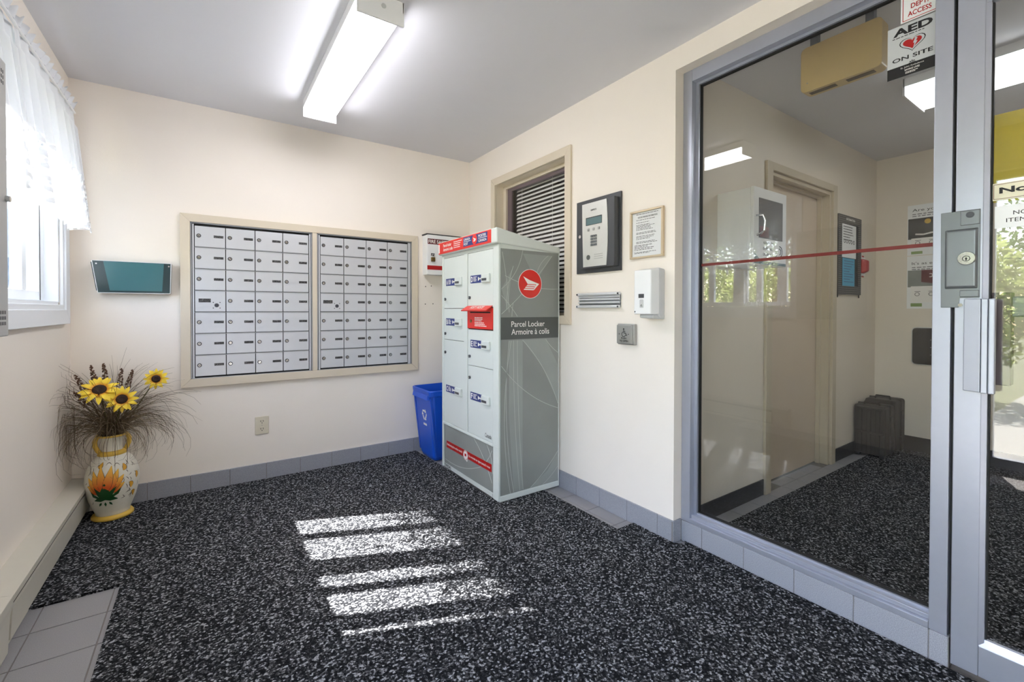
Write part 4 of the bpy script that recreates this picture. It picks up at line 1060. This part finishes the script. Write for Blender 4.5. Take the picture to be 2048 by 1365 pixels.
hs = thing('sanitizer_dispenser', 'white automatic hand sanitizer dispenser under the framed notice', 'dispenser', (XR, 1.48, 1.107))
SPn = lambda a, b, d: Vector((XR - a, -b, d))
def disp():
    q = B(); P = RW
    return q.hull([P(-1.545, 1.135, .0), P(-1.420, 1.112, .0), P(-1.420, 1.362, .0), P(-1.545, 1.362, .0)], [P(-1.545, 1.135, .045), P(-1.422, 1.118, .045), P(-1.422, 1.368, .045), P(-1.545, 1.368, .045)], .008)
disp().build('back_shell', 'white_grey', hs)
B().hull([RW(-1.547, 1.134, .040), RW(-1.424, 1.134, .040), RW(-1.424, 1.366, .040), RW(-1.547, 1.366, .040)], [RW(-1.535, 1.134, .100), RW(-1.431, 1.134, .100), RW(-1.431, 1.356, .098), RW(-1.535, 1.356, .098)], .005).build('cover', 'white', hs)
q = B(); q.hull([RW(-1.530, 1.110, .0), RW(-1.420, 1.108, .0), RW(-1.420, 1.135, .0), RW(-1.530, 1.135, .0)], [RW(-1.520, 1.116, .075), RW(-1.436, 1.112, .075), RW(-1.436, 1.134, .075), RW(-1.520, 1.134, .075)], .006); q.build('nozzle_tray', 'white_grey', hs)
DP = XP(XR - .100)
B().rect(DP, -1.505, -1.472, 1.216, 1.236, -.001, .001).build('level_window', 'charcoal', hs)
q = B(); q.rrect(DP, -1.498, -1.474, 1.166, 1.208, .005, -.0005, .0008); q.build('care_sticker', 'white_grey', hs)
q = B(); q.ring(DP, -1.486, 1.178, .005, .0065, .0006, .0012, 16, 180, 340); q.disc(DP, -1.487, 1.180, .003, .0006, .0012, 8); q.build('drop_symbol', 'ink', hs)
B().rect(DP, -1.530, -1.525, 1.143, 1.150, -.001, .001).build('key_hole', 'black', hs)

pb = thing('push_button', 'square steel accessible push to open button under the dispenser', 'button', (XR, 1.655, .967))
B().rect(RW, -1.717, -1.598, .966, 1.080, 0, .020, .004).build('back_box', 'steel', pb)
B().rect(RW, -1.712, -1.610, .972, 1.073, .020, .032, .002).build('push_plate', 'steel', pb)
BP = XP(XR - .032)
text('PUSH', BP, -1.661, .997, .0095, 'ink', pb, d=.0006, bold=.03, wd=.036)
text('TO OPEN', BP, -1.661, .982, .0095, 'ink', pb, d=.0006, bold=.03, wd=.060)
q = B(); q.disc(BP, -1.662, 1.0515, .0042, .0, .0007, 12); q.ribbon(BP, [(-1.662, 1.047), (-1.661, 1.030), (-1.648, 1.030), (-1.643, 1.017), (-1.638, 1.018)], .0036, 0, .0007); q.ribbon(BP, [(-1.662, 1.039), (-1.650, 1.039)], .003, 0, .0007)
q.ring(BP, -1.662, 1.023, .0115, .0145, 0, .0007, 24, 110, 350); q.build('wheelchair_symbol', 'ink', pb)
q = B(); q.disc(BP, -1.693, 1.024, .003, 0, .0012, 8); q.disc(BP, -1.629, 1.024, .003, 0, .0012, 8); each(q, 'screw', 'charcoal', pb)

# ================================================================== lobby glazing (window_3) and glazed door (door_2)
gz = sempty('window_3', (1.99, .9, .104), 'large fixed lobby pane in an aluminium frame')
gy0, gy1, gz0, gz1 = .387, 1.364, .104, 2.331
xf, xk = 1.966, 2.055
B().box(xf, xk, 1.316, gy1, gz0, gz1, .0015).build('jamb', 'alu', gz)
B().box(xf, xk, -.655, 1.3155, 2.274, gz1, .0015).build('head', 'alu', gz)
B().box(xf - .004, xk, .432, 1.3155, gz0, gz0 + .022, .0015).build('sill', 'alu', gz)
B().box(xf + .012, xk - .01, .432, 1.3155, gz0 + .022, gz0 + .038, .0015).build('sill_step', 'alu', gz)
B().box(1.965, xk, gy0, .4315, gz0, 2.274, .0015).build('mullion', 'alu', gz)
# glazing stops and dark gasket
q = B(); q.box(2.0, 2.012, 1.300, 1.316, gz0 + .038, 2.274); q.box(2.0, 2.012, .432, 1.300, 2.262, 2.274); q.box(2.002, 2.012, .432, 1.300, gz0 + .038, gz0 + .046); each(q, 'glazing_stop', 'alu', gz)
q = B(); q.box(2.012, 2.030, 1.296, 1.304, gz0 + .038, 2.268); q.box(2.012, 2.030, .432, 1.300, 2.257, 2.266); q.box(2.012, 2.030, .432, 1.300, gz0 + .044, gz0 + .050); each(q, 'gasket', 'gasket', gz)
B().box(XG, XG + .006, .433, 1.298, gz0 + .046, 2.260).build('pane', 'glass', gz)
q = B(); q.box(1.962, 1.9665, 1.3665, 1.3675, .10, 2.33); q.build('caulk', 'grout', gz)
GP = XP(XG - .0002)
tag(B().rect(GP, -1.294, -.4335, 1.3705, 1.3835, 0.0, .0012).build('safety_tape', 'tape'), 'thin red safety tape stretched across the large lobby pane', 'tape')
k_ = 1.0095
def sticker(name, a0, a1, b0, b1, m, label, X=XG): 
    r = thing(name, label, 'sign', XP(X)((a0 + a1) / 2, b0, 0))
    B().rect(XP(X), a0, a1, b0, b1, .0003, .0012).build('sheet', m, r); return r
st1 = sticker('fire_access_sign', -.534, -.4345, 2.160, 2.262, 'paper', 'white sign with red FIRE DEPT. ACCESS lettering at the top of the pane')
q = B(); a0, a1, b0, b1 = -.529, -.4385, 2.164, 2.258
for r_ in ((a0, a1, b0, b0 + .002), (a0, a1, b1 - .002, b1), (a0, a0 + .002, b0, b1), (a1 - .002, a1, b0, b1)): q.rect(GP, *r_, .0010, .0016)
each(q, 'red_border', 'red_dk', st1)
text('FIRE', GP, -.484, 2.225, .017, 'red_dk', st1, d=.0017, bold=.02, wd=.036)
text('DEPT.', GP, -.484, 2.200, .017, 'red_dk', st1, d=.0017, bold=.02, wd=.046)
text('ACCESS', GP, -.484, 2.175, .017, 'red_dk', st1, d=.0017, bold=.02, wd=.062)
st2 = sticker('aed_sign', -.570, -.4345, 1.974, 2.155, 'sticker_grey', 'grey AED ON SITE sign with a red heart on the lobby pane')
B().rect(GP, -.570, -.4345, 1.974, 2.013, .0010, .0015).build('black_band', 'ink', st2)
text('AED', GP, -.502, 2.120, .026, 'ink', st2, d=.0017, bold=.04, wd=.105)
lines(GP, -.556, -.446, 2.113, 2.113, 1, 'ink', st2, th=.0025, d=.0017, seed=50)
text('ON SITE', GP, -.502, 2.030, .014, 'ink', st2, d=.0017, bold=.02, wd=.108)
hp = []
for i in range(28):
    t_ = 2 * math.pi * i / 28; hp.append((16 * math.sin(t_) ** 3, 13 * math.cos(t_) - 5 * math.cos(2 * t_) - 2 * math.cos(3 * t_) - math.cos(4 * t_)))
for sc_, m_, d_ in ((.0022, 'ink', .0016), (.00202, 'sticker_grey', .0018), (.0016, 'red_dk', .0020)): 
    B().poly(GP, [(-.502 + x * sc_, 2.082 + y * sc_ * .8) for x, y in hp], .0012, d_).build('heart', m_, st2)
B().poly(GP, [(-.494, 2.096), (-.488, 2.094), (-.492, 2.083), (-.488, 2.082), (-.499, 2.064), (-.496, 2.078), (-.500, 2.079)], .0018, .0023).build('lightning_mark', 'sticker_grey', st2)
text('St. John Ambulance', GP, -.502, 2.000, .007, 'print_w', st2, d=.0018, wd=.062)
text('SAVING LIVES', GP, -.502, 1.991, .006, 'print_w', st2, d=.0018, wd=.040, bold=.02)
lines(GP, -.520, -.484, 1.985, 1.981, 2, 'print_w', st2, th=.002, d=.0018, seed=52)
q = B()
for i in range(8):
    t_ = math.pi * i / 4; q.poly(GP, [(-.502, 2.013), (-.502 + .009 * math.cos(t_ - .2), 2.013 + .009 * math.sin(t_ - .2)), (-.502 + .009 * math.cos(t_ + .2), 2.013 + .009 * math.sin(t_ + .2))], .0014, .0019)
q.build('star_mark', 'ink', st2)

dr2 = sempty('door_2', (1.99, -.09, .02), 'aluminium glazed door into the lobby')
dy0, dy1, dz0, dz1 = -.585, .3785, .022, 2.262
xa, xb = 1.965, 2.010
B().box(xa, xb, .3165, dy1, dz0, dz1, .002).build('stile', 'alu', dr2); B().box(xa, xb, dy0, dy0 + .062, dz0, dz1, .002).build('stile', 'alu', dr2)
B().box(xa, xb, dy0 + .062, .3160, 2.105, dz1, .002).build('top_rail', 'alu', dr2); B().box(xa, xb, dy0 + .062, .3160, dz0, .118, .002).build('bottom_rail', 'alu', dr2)
q = B(); x2 = 1.990
q.hull([(xa + .001, .3165, .118), (xa + .001, .3165, 2.105), (x2, .3165, 2.105), (x2, .3165, .118)], [(xa + .006, .3045, .130), (xa + .006, .3045, 2.093), (x2, .3045, 2.093), (x2, .3045, .130)])
q.hull([(xa + .001, dy0 + .062, .118), (xa + .001, .3165, .118), (x2, .3165, .118), (x2, dy0 + .062, .118)], [(xa + .012, dy0 + .062, .138), (xa + .012, .3045, .138), (x2, .3045, .138), (x2, dy0 + .062, .138)])
q.hull([(xa + .001, dy0 + .062, 2.093), (xa + .001, .3165, 2.093), (x2, .3165, 2.093), (x2, dy0 + .062, 2.093)], [(xa + .001, dy0 + .062, 2.105), (xa + .001, .3165, 2.105), (x2, .3165, 2.105), (x2, dy0 + .062, 2.105)])
q.build('glazing_bead', 'alu', dr2)
q = B(); q.box(1.984, 1.996, .3005, .3045, .138, 2.093); q.build('gasket', 'gasket', dr2)
B().box(1.987, 1.993, dy0 + .06, .3045, .12, 2.1).build('pane', 'glass', dr2)
B().box(1.97, 2.05, -.655, -.595, 0, 2.274, .002).build('jamb', 'alu', dr2)
B().box(1.985, 2.03, .3785, .387, .01, 2.27).build('shadow_gap', 'gasket', dr2)
# latch guard over the gap
LG = XP(1.965)
lg = B().poly(LG, [(-.410, 1.164), (-.368, 1.164), (-.368, 1.195), (-.322, 1.195), (-.322, 1.468), (-.412, 1.468)], 0, .004, .0015).build('latch_guard', 'latch', dr2)
B().hull([LG(-.402, 1.222, .003), LG(-.325, 1.222, .003), LG(-.325, 1.412, .003), LG(-.402, 1.412, .003)], [LG(-.396, 1.230, .014), LG(-.331, 1.230, .014), LG(-.331, 1.404, .014), LG(-.396, 1.404, .014)], .003).build('bulge', 'latch', lg)
B().rect(LG, -.366, -.323, 1.421, 1.466, .003, .008, .002).build('top_step', 'latch', lg)
B().rect(LG, -.366, -.323, 1.197, 1.218, .003, .008, .002).build('bottom_step', 'latch', lg)
q = B(); q.disc(XP(1.951), -.350, 1.317, .0215, 0, .004, 28, .0195); q.build('lock_cylinder', 'chrome', lg)
q = B(); q.ring(XP(1.947), -.350, 1.316, .0075, .009, 0, .0008, 20); q.rect(XP(1.947), -.3515, -.3485, 1.310, 1.316, 0, .0009); q.disc(XP(1.947), -.350, 1.317, .0025, 0, .0009, 10); q.build('key_slot', 'ink', lg)
B().disc(XP(1.957), -.344, 1.452, .0095, 0, .002, 18).build('bolt_head', 'charcoal', lg)
B().disc(XP(1.961), -.364, 1.172, .0055, 0, .004, 12).build('screw', 'chrome', lg)
# pull handle
ph_ = B().hull([(1.965, .352, .906), (1.965, .312, .904), (1.965, .312, 1.190), (1.965, .352, 1.190)], [(1.930, .351, .908), (1.928, .314, .906), (1.928, .314, 1.190), (1.930, .351, 1.190)], .002).build('pull_handle', 'alu', dr2)
B().box(1.926, 1.956, .299, .3125, .905, 1.190, .002).build('grip_rib', 'alu', ph_)
B().box(1.928, 1.950, .284, .298, .904, 1.190, .003).build('grip_lip', 'alu', ph_)
B().box(2.03, 2.075, -.53, .36, 1.135, 1.198, .004).build('panic_bar', 'alu_dk', dr2)
B().box(2.008, 2.06, .262, .345, .925, 1.21, .003).build('panic_bar_housing', 'plum', dr2)
DG = XP(1.987)
ys = tag(B().rect(XP(1.9935), -.3035, -.02, 1.484, 1.752, -.0022, -.0006).build('yellow_sheet', 'yellow_sheet'), 'yellow sheet fixed behind the glass of the lobby door', 'sheet')
ns = thing('no_smoking_sign', 'cream No Smoking sign on the lobby door glass', 'sign', (1.986, .17, 1.49))
B().rect(DG, -.3025, -.04, 1.489, 1.541, .0002, .0014).build('sheet', 'sticker_cream', ns)
q = B()
for r_ in ((-.299, -.044, 1.4925, 1.4937), (-.299, -.044, 1.5363, 1.5375), (-.299, -.2978, 1.4925, 1.5375), (-.0452, -.044, 1.4925, 1.5375)): q.rect(DG, *r_, .0012, .0018)
each(q, 'border', 'maroon', ns)
text('No Smoking', DG, -.287, 1.503, .024, 'ink', ns, align='LEFT', d=.0019, bold=.035, wd=.225)
ni = thing('items_notice', 'white paper notice below the No Smoking sign on the lobby door', 'notice', (1.986, .18, 1.405))
B().rect(DG, -.296, -.07, 1.404, 1.471, .0002, .0010).build('sheet', 'paper', ni)
text('NO STORAGE OF', DG, -.183, 1.441, .012, 'ink', ni, d=.0014, bold=.0, wd=.150)
text('ITEMS IN HALLWAY', DG, -.183, 1.420, .012, 'ink', ni, d=.0014, bold=.0, wd=.178)

# ================================================================== lobby behind the glass
d1 = sempty('door_1', (3.4, YN, 0), 'beige lobby door in a painted metal frame')
NPn = YP(YN)
for (a0, a1, b0, b1) in ((2.872, 2.942, 0, 2.087), (3.851, 3.918, 0, 2.087), (2.942, 3.851, 2.037, 2.087)): B().rect(NPn, a0, a1, b0, b1, 0, .018, .002).build('casing', 'trim_in', d1)
q = B(); q.box(2.942, 2.968, YN, YN + .15, 0, 2.037); q.box(3.825, 3.851, YN, YN + .15, 0, 2.037); q.box(2.968, 3.825, YN, YN + .15, 2.012, 2.037); each(q, 'jamb', 'trim_in', d1)
q = B(); q.box(2.968, 2.985, YN + .05, YN + .078, 0, 2.012); q.box(3.808, 3.825, YN + .05, YN + .078, 0, 2.012); q.box(2.985, 3.808, YN + .05, YN + .078, 1.995, 2.012); each(q, 'stop', 'trim_in', d1)
B().box(2.970, 3.823, YN + .080, YN + .125, .008, 2.010, .002).build('leaf', 'door_in', d1)

ac = thing('aed_cabinet', 'white defibrillator wall cabinet with a window and handle in the lobby', 'cabinet', (2.52, YN - .1, 1.40))
B().box(2.350, 2.700, YN - .185, YN, 1.398, 1.800, .004).build('body', 'white', ac)
AP = YP(YN - .185)
ad = B().rect(AP, 2.348, 2.702, 1.396, 1.802, .001, .018, .003).build('door', 'white', ac)
AQ = YP(YN - .203)
B().rect(AQ, 2.400, 2.655, 1.538, 1.748, -.002, .0015).build('window_frame', 'charcoal', ad)
B().rect(AQ, 2.404, 2.651, 1.542, 1.744, .001, .0025).build('window_pane', mat('dusky_pane', srgb(98, 98, 100), .08, spec=.8), ad)
B().rect(AQ, 2.404, 2.500, 1.542, 1.600, .0024, .0030).build('red_bag', 'maroon', ad)
for k, s_ in enumerate(('AUTOMATED', 'EXTERNAL', 'DEFIBRILLATOR')): text(s_, AQ, 2.445, 1.508 - k * .031, .014, 'ink', ad, align='LEFT', d=.0012, bold=.02, wd=(.11, .10, .15)[k])
q = B(); q.ring(AQ, 2.625, 1.478, .026, .031, 0, .0012, 24, -80, 100); q.ring(AQ, 2.622, 1.478, .014, .019, 0, .0012, 20, -80, 100); q.build('swoosh_mark', 'ink', ad)
B().poly(AQ, [(2.356, 1.40), (2.356, 1.455), (2.43, 1.415), (2.695, 1.415), (2.695, 1.40)], 0, .001).build('teal_corner', 'lcd', ad)
q = B(); q.tube([AQ(2.372, 1.650, 0), AQ(2.384, 1.650, .03), AQ(2.396, 1.62, .035), AQ(2.396, 1.57, .03), AQ(2.384, 1.555, .02), AQ(2.380, 1.55, 0)], .006, 8); q.build('handle', 'chrome', ad)

nb = thing('notice_board', 'narrow black perforated notice board with two sheets on the lobby wall', 'notice board', (4.17, YN, 1.275))
B().rect(NPn, 3.948, 4.392, 1.278, 1.890, 0, .012).build('board', 'ink', nb)
for (a0, a1, b0, b1) in ((3.948, 4.010, 1.278, 1.890), (4.330, 4.392, 1.278, 1.890), (4.010, 4.330, 1.830, 1.890), (4.010, 4.330, 1.278, 1.345)): B().rect(NPn, a0, a1, b0, b1, .010, .016).build('border_strip', 'bordr', nb)
text('INFORMATION', NPn, 4.17, 1.853, .018, 'print_w', nb, d=.017, wd=.17, bold=.02)
pw = B().rect(NPn, 4.015, 4.285, 1.565, 1.822, .012, .015).build('white_sheet', 'paper', nb)
lines(NPn, 4.035, 4.265, 1.80, 1.70, 6, 'ink', pw, th=.006, d=.0158, seed=61); 
q = B()
for i in range(5): q.ring(NPn, 4.06 + i * .045, 1.690, .011, .016, .015, .0158, 10)
q.build('drawn_figures', 'ink', pw)
pb2 = B().rect(NPn, 4.030, 4.260, 1.335, 1.560, .012, .015).build('blue_sheet', 'paper_blue', nb)
lines(NPn, 4.05, 4.24, 1.535, 1.375, 9, 'navy', pb2, th=.005, d=.0158, seed=62)
q = B(); q.tube([NPn(3.96, 1.278, .006), NPn(3.96, 1.255, .006)], .004, 6); q.tube([NPn(4.38, 1.278, .006), NPn(4.38, 1.255, .006)], .004, 6); each(q, 'hanger_pin', 'black', nb)

fa = thing('fire_pull_station', 'red fire alarm station beside the lobby notice board', 'fire alarm', (4.445, YN, 1.43))
B().rrect(NPn, 4.400, 4.500, 1.440, 1.590, .01, 0, .010).build('back_plate', 'white', fa)
B().hull([NPn(4.405, 1.455, .008), NPn(4.475, 1.455, .008), NPn(4.475, 1.578, .008), NPn(4.405, 1.578, .008)], [NPn(4.418, 1.475, .05), NPn(4.462, 1.475, .05), NPn(4.462, 1.560, .05), NPn(4.418, 1.560, .05)], .008).build('housing', 'red_dk', fa)
q = B(); q.rect(NPn, 4.455, 4.495, 1.592, 1.606, 0, .002); q.rect(NPn, 4.455, 4.495, 1.428, 1.440, 0, .002); each(q, 'red_decal', 'red_dk', fa)

EPw = XP(XE)
def poster(label, z0_, z1_, title, tz, ph, ic, gb, dark):
    r = thing('wall_poster', label, 'poster', (XE, 1.0, z0_))
    a0, a1 = -1.203, -.80
    B().rect(EPw, a0, a1, z0_, z1_, 0, .003).build('sheet', 'paper', r)
    B().rect(EPw, a0 + .005, a1, ph[0], ph[1], .003, .0038).build('photo', 'photo_dark' if dark else 'photo_grey', r)
    text(title, EPw, a0 + .03, tz, .030, 'ink', r, align='LEFT', d=.0036, wd=.30 if dark else .33)
    lines(EPw, a0 + .03, a1 - .03, tz - .018, tz - .034, 2, 'ink_soft', r, th=.006, d=.0036, seed=70)
    B().rect(EPw, a0 + .025, a0 + .095, gb[0], gb[1], .003, .0042).build('green_bar', 'green_print', r)
    B().rect(EPw, a0 + .025, a1 - .02, ic[0], ic[1], .0034, .0044).build('caption_panel', 'print_w', r)
    q = B()
    for i in range(4):
        x = a0 + .045 + i * .085; z_ = (ic[0] + ic[1]) / 2; q.ring(EPw, x + .02, z_, .012, .016, .0044, .0048, 12); q.rect(EPw, x + .004, x + .04, z_ + .02, z_ + .024, .0044, .0048)
    each(q, 'icon', 'ink_soft', r)
    return r, a0, a1
pr, a0, a1 = poster('upper wall poster titled Are you ready with a dark photo', 1.605, 2.012, 'Are you ready?', 1.952, (1.735, 1.902), (1.66, 1.742), (1.614, 1.636), True)
q = B(); q.disc(EPw, a0 + .125, 1.872, .020, .0038, .0046, 16); q.build('yellow_spot', 'ochre', pr)
q = B(); q.ribbon(EPw, [(a0 + .05, 1.775), (a0 + .10, 1.768), (a0 + .15, 1.778), (a0 + .2, 1.776)], .012, .0038, .0046); q.build('pale_streak', 'print_w', pr)
pr, a0, a1 = poster("lower wall poster titled It's as easy as 1-2-3 with a red box", 1.170, 1.598, "It's as easy as 1-2-3", 1.520, (1.345, 1.482), (1.222, 1.352), (1.187, 1.214), False)
q = B(); q.poly(EPw, [(a0 + .09, 1.385), (a0 + .20, 1.365), (a0 + .20, 1.48), (a0 + .09, 1.482)], .0038, .0046); q.build('red_box_picture', 'maroon', pr)
q = B(); q.ring(EPw, a0 + .145, 1.437, .010, .016, .0046, .005, 14, -120, 120); q.build('white_mark', 'print_w', pr)

wd_ = thing('dark_wall_panel', 'dark glossy rounded panel on the lobby end wall under the posters', 'panel', (XE, 1.0, .72))
B().rrect(EPw, -1.170, -.90, .714, 1.020, .03, 0, .006).build('rim', 'white_grey', wd_)
B().rrect(EPw, -1.163, -.907, .721, 1.013, .026, .004, .010).build('face', mat('glossy_dark', srgb(22, 26, 28), .12), wd_)
q = B()
for z_ in (.80, .86, .92): q.disc(EPw, -1.05, z_, .004, .010, .0112, 8)
each(q, 'indicator', 'steel', wd_)

tb = thing('emergency_light_box', 'tan plastic box hanging below the ceiling behind the lobby pane', 'light box', (2.34, .82, 2.15))
TP = XP(2.30)
B().rrect(TP, -.972, -.668, 2.166, 2.370, .018, -.070, 0, bev=.003).build('case', 'tan', tb)
q = B(); 
for (ya, yb) in ((.70, .80), (.84, .945)): q.box(2.318, 2.348, ya, yb, 2.1645, 2.1668)
each(q, 'bottom_slot', 'tan_dk', tb)
q = B(); q.box(2.315, 2.345, .70, .73, 2.368, H); q.box(2.315, 2.345, .91, .94, 2.368, H); each(q, 'hanger', 'alu_dk', tb)
B().disc(TP, -.945, 2.205, .003, 0, .001, 8).build('screw', 'steel', tb)

def hard_case(loc, w_, dp, h_, label):
    # upright wheeled hard case: two shells, ribs, latches, handle; x deep, y wide
    r = thing('hard_case', label, 'case', loc, 'black hard cases in the lobby corner')
    x, y, z = loc; P = XP(x)
    B().box(x, x + dp * .55, y, y + w_, z + .012, z + h_, .018).build('shell', 'case', r)
    B().box(x + dp * .56, x + dp, y, y + w_, z + .012, z + h_, .018).build('lid', 'case', r)
    q = B(); q.box(x + dp * .53, x + dp * .58, y - .005, y + w_ + .005, z + .008, z + h_ + .004, .004); q.build('seam_band', 'black', r)
    for k in (.22, .5, .78): B().box(x - .008, x + .01, y + w_ * k - .014, y + w_ * k + .014, z + .03, z + h_ - .03, .004).build('rib', 'case', r)
    B().box(x - .010, x + .012, y + .01, y + w_ - .01, z + h_ * .45, z + h_ * .50, .003).build('cross_rib', 'case', r)
    q = B(); yc = y + w_ / 2; q.tube([(x + dp * .3, yc - .05, z + h_ - .004), (x + dp * .3, yc - .045, z + h_ + .022), (x + dp * .3, yc + .045, z + h_ + .022), (x + dp * .3, yc + .05, z + h_ - .004)], .008, 8); q.build('handle', 'black', r)
    for k in (.25, .75): B().box(x + dp * .45, x + dp * .66, y - .012, y + .004, z + h_ * k - .02, z + h_ * k + .02, .003).build('latch', 'black', r)
    q = B(); q.box(x + .01, x + .05, y + .01, y + .04, z, z + .02); q.box(x + .01, x + .05, y + w_ - .04, y + w_ - .01, z, z + .02); q.box(x + dp - .05, x + dp - .01, y + .01, y + w_ - .01, z, z + .02); each(q, 'foot', 'black', r)
    return r
hard_case((4.286, 1.200, .010), .205, .205, .398, 'black hard case nearer the lobby door, front one of two')
hard_case((4.515, 1.200, .010), .205, .238, .420, 'black hard case against the lobby end wall, behind the first')

# ================================================================== entrance (seen in the reflections) and outdoors
d3 = sempty('door_3', (XL - .08, -.09, 0), 'aluminium entrance glazing beside the camera')
ex0, ex1 = XL - .11, XL - .06
for (ya, yb, z0_, z1_) in ((.69, .74, 0, 2.14), (-.92, -.87, 0, 2.14), (-.87, .69, 2.09, 2.14), (.42, .47, 0, 2.09), (.33, .415, .02, 2.085), (-.555, -.47, .02, 2.085), (-.47, .33, 2.0, 2.085), (-.47, .33, .02, .14), (.47, .69, .0, .10), (-.87, -.62, 0, .10), (-.62, -.56, 0, 2.09)):
    B().box(ex0, ex1, ya, yb, z0_, z1_, .002).build('frame_bar', 'alu', d3)
for (ya, yb, z0_, z1_) in ((-.47, .33, .14, 2.0), (.47, .69, .10, 2.09), (-.87, -.62, .10, 2.09)): B().box(XL - .088, XL - .082, ya, yb, z0_, z1_).build('pane', 'glass_w', d3)
B().box(XL - .05, XL - .02, -.45, .36, 1.07, 1.13, .004).build('push_bar', 'alu', d3)
struct(B().box(-30, XL - .17, -30, 30, -.35, -.16).build('ground', 'lawn'), 'lawn outside')
struct(B().box(-3.2, XL - .17, -1.6, 1.5, -.16, -.02).build('landing', 'concrete'), 'concrete landing outside the entrance')
struct(B().box(-12, -3.2, -1.0, 1.2, -.16, -.13).build('path', 'concrete'), 'concrete path outside')
struct(B().box(XL - .50, XL - .17, -1.42, YB + .3, 2.56, 2.66).build('roof_eave', 'soffit'), 'white roof eave over the window')
struct(B().box(-6.5, XL - .17, 8.6, 8.9, -.3, 6.0).build('wall_outside_added', 'siding'), 'grey siding wall added outside to dim the window view')  # invented wall, covers the bright sky seen through the window panes
hr = thing('stair_railing', 'white metal stair railing outside the entrance door', 'railing', (-2.0, 1.3, 0))
q = B(); q.tube([(-1.0, 1.35, .95), (-2.6, 1.35, .95), (-4.0, 1.35, .45)], .022, 8); q.build('top_rail', 'rail_w', hr)
q = B(); q.tube([(-1.0, 1.35, .15), (-2.6, 1.35, .15), (-4.0, 1.35, -.1)], .016, 8); q.build('bottom_rail', 'rail_w', hr)
for i in range(14):
    x = -1.05 - i * .118; B().tube([(x, 1.35, .15), (x, 1.35, .95)], .008, 6).build('baluster', 'rail_w', hr)
for x in (-1.0, -2.6): B().tube([(x, 1.35, -.16), (x, 1.35, .97)], .022, 8).build('post', 'rail_w', hr)
def tree(x, y, h, rad, m, label, seed, trunk=1.0):
    r = thing('garden_tree', label, 'tree', (x, y, -.16), 'trees outside the window')
    rr = random.Random(seed)
    B().tube([(x, y, -.2), (x + .05, y, h * .4), (x, y + .05, h * .8)], [.14, .10, .03], 8).build('trunk', 'bark', r)
    q = B(); bm = q.bm
    for i in range(5200):
        u = rr.uniform(-1, 1); t_ = rr.uniform(0, 2 * math.pi); k = rr.uniform(.35, 1) ** .5
        c = Vector((x + rad * k * math.sqrt(1 - u * u) * math.cos(t_), y + rad * k * math.sqrt(1 - u * u) * math.sin(t_), h * (1 + trunk) / 2 * .5 + trunk * .3 + (h - trunk) * .5 * u * k + .2))
        e1 = Vector((rr.gauss(0, 1), rr.gauss(0, 1), rr.gauss(0, 1))).normalized(); e2 = e1.orthogonal().normalized(); s_ = rr.uniform(.03, .07)
        bm.faces.new([bm.verts.new(c + e1 * s_), bm.verts.new(c + e2 * s_ * .5), bm.verts.new(c - e1 * s_), bm.verts.new(c - e2 * s_ * .5)])
    o = q.build('foliage', m, r); o['kind'] = 'stuff'
    return r
tree(-4.6, 4.0, 2.5, 1.1, 'leaf', 'bushy yellow-green tree outside the window', 1, .2)
tree(-5.6, 6.6, 3.0, 1.4, 'leaf', 'taller light green tree farther along outside the window', 2, .3)
tree(-8.5, 6.2, 5.2, 1.6, 'leaf2', 'dark conifer behind the bushy trees outside the window', 3, .5)
tree(-5.2, 1.9, 2.6, 1.1, 'leaf', 'light green tree beside the entrance path', 4, .4)
tree(-8.0, .4, 4.2, 1.5, 'leaf2', 'dark tree far along the entrance path', 5, .6)
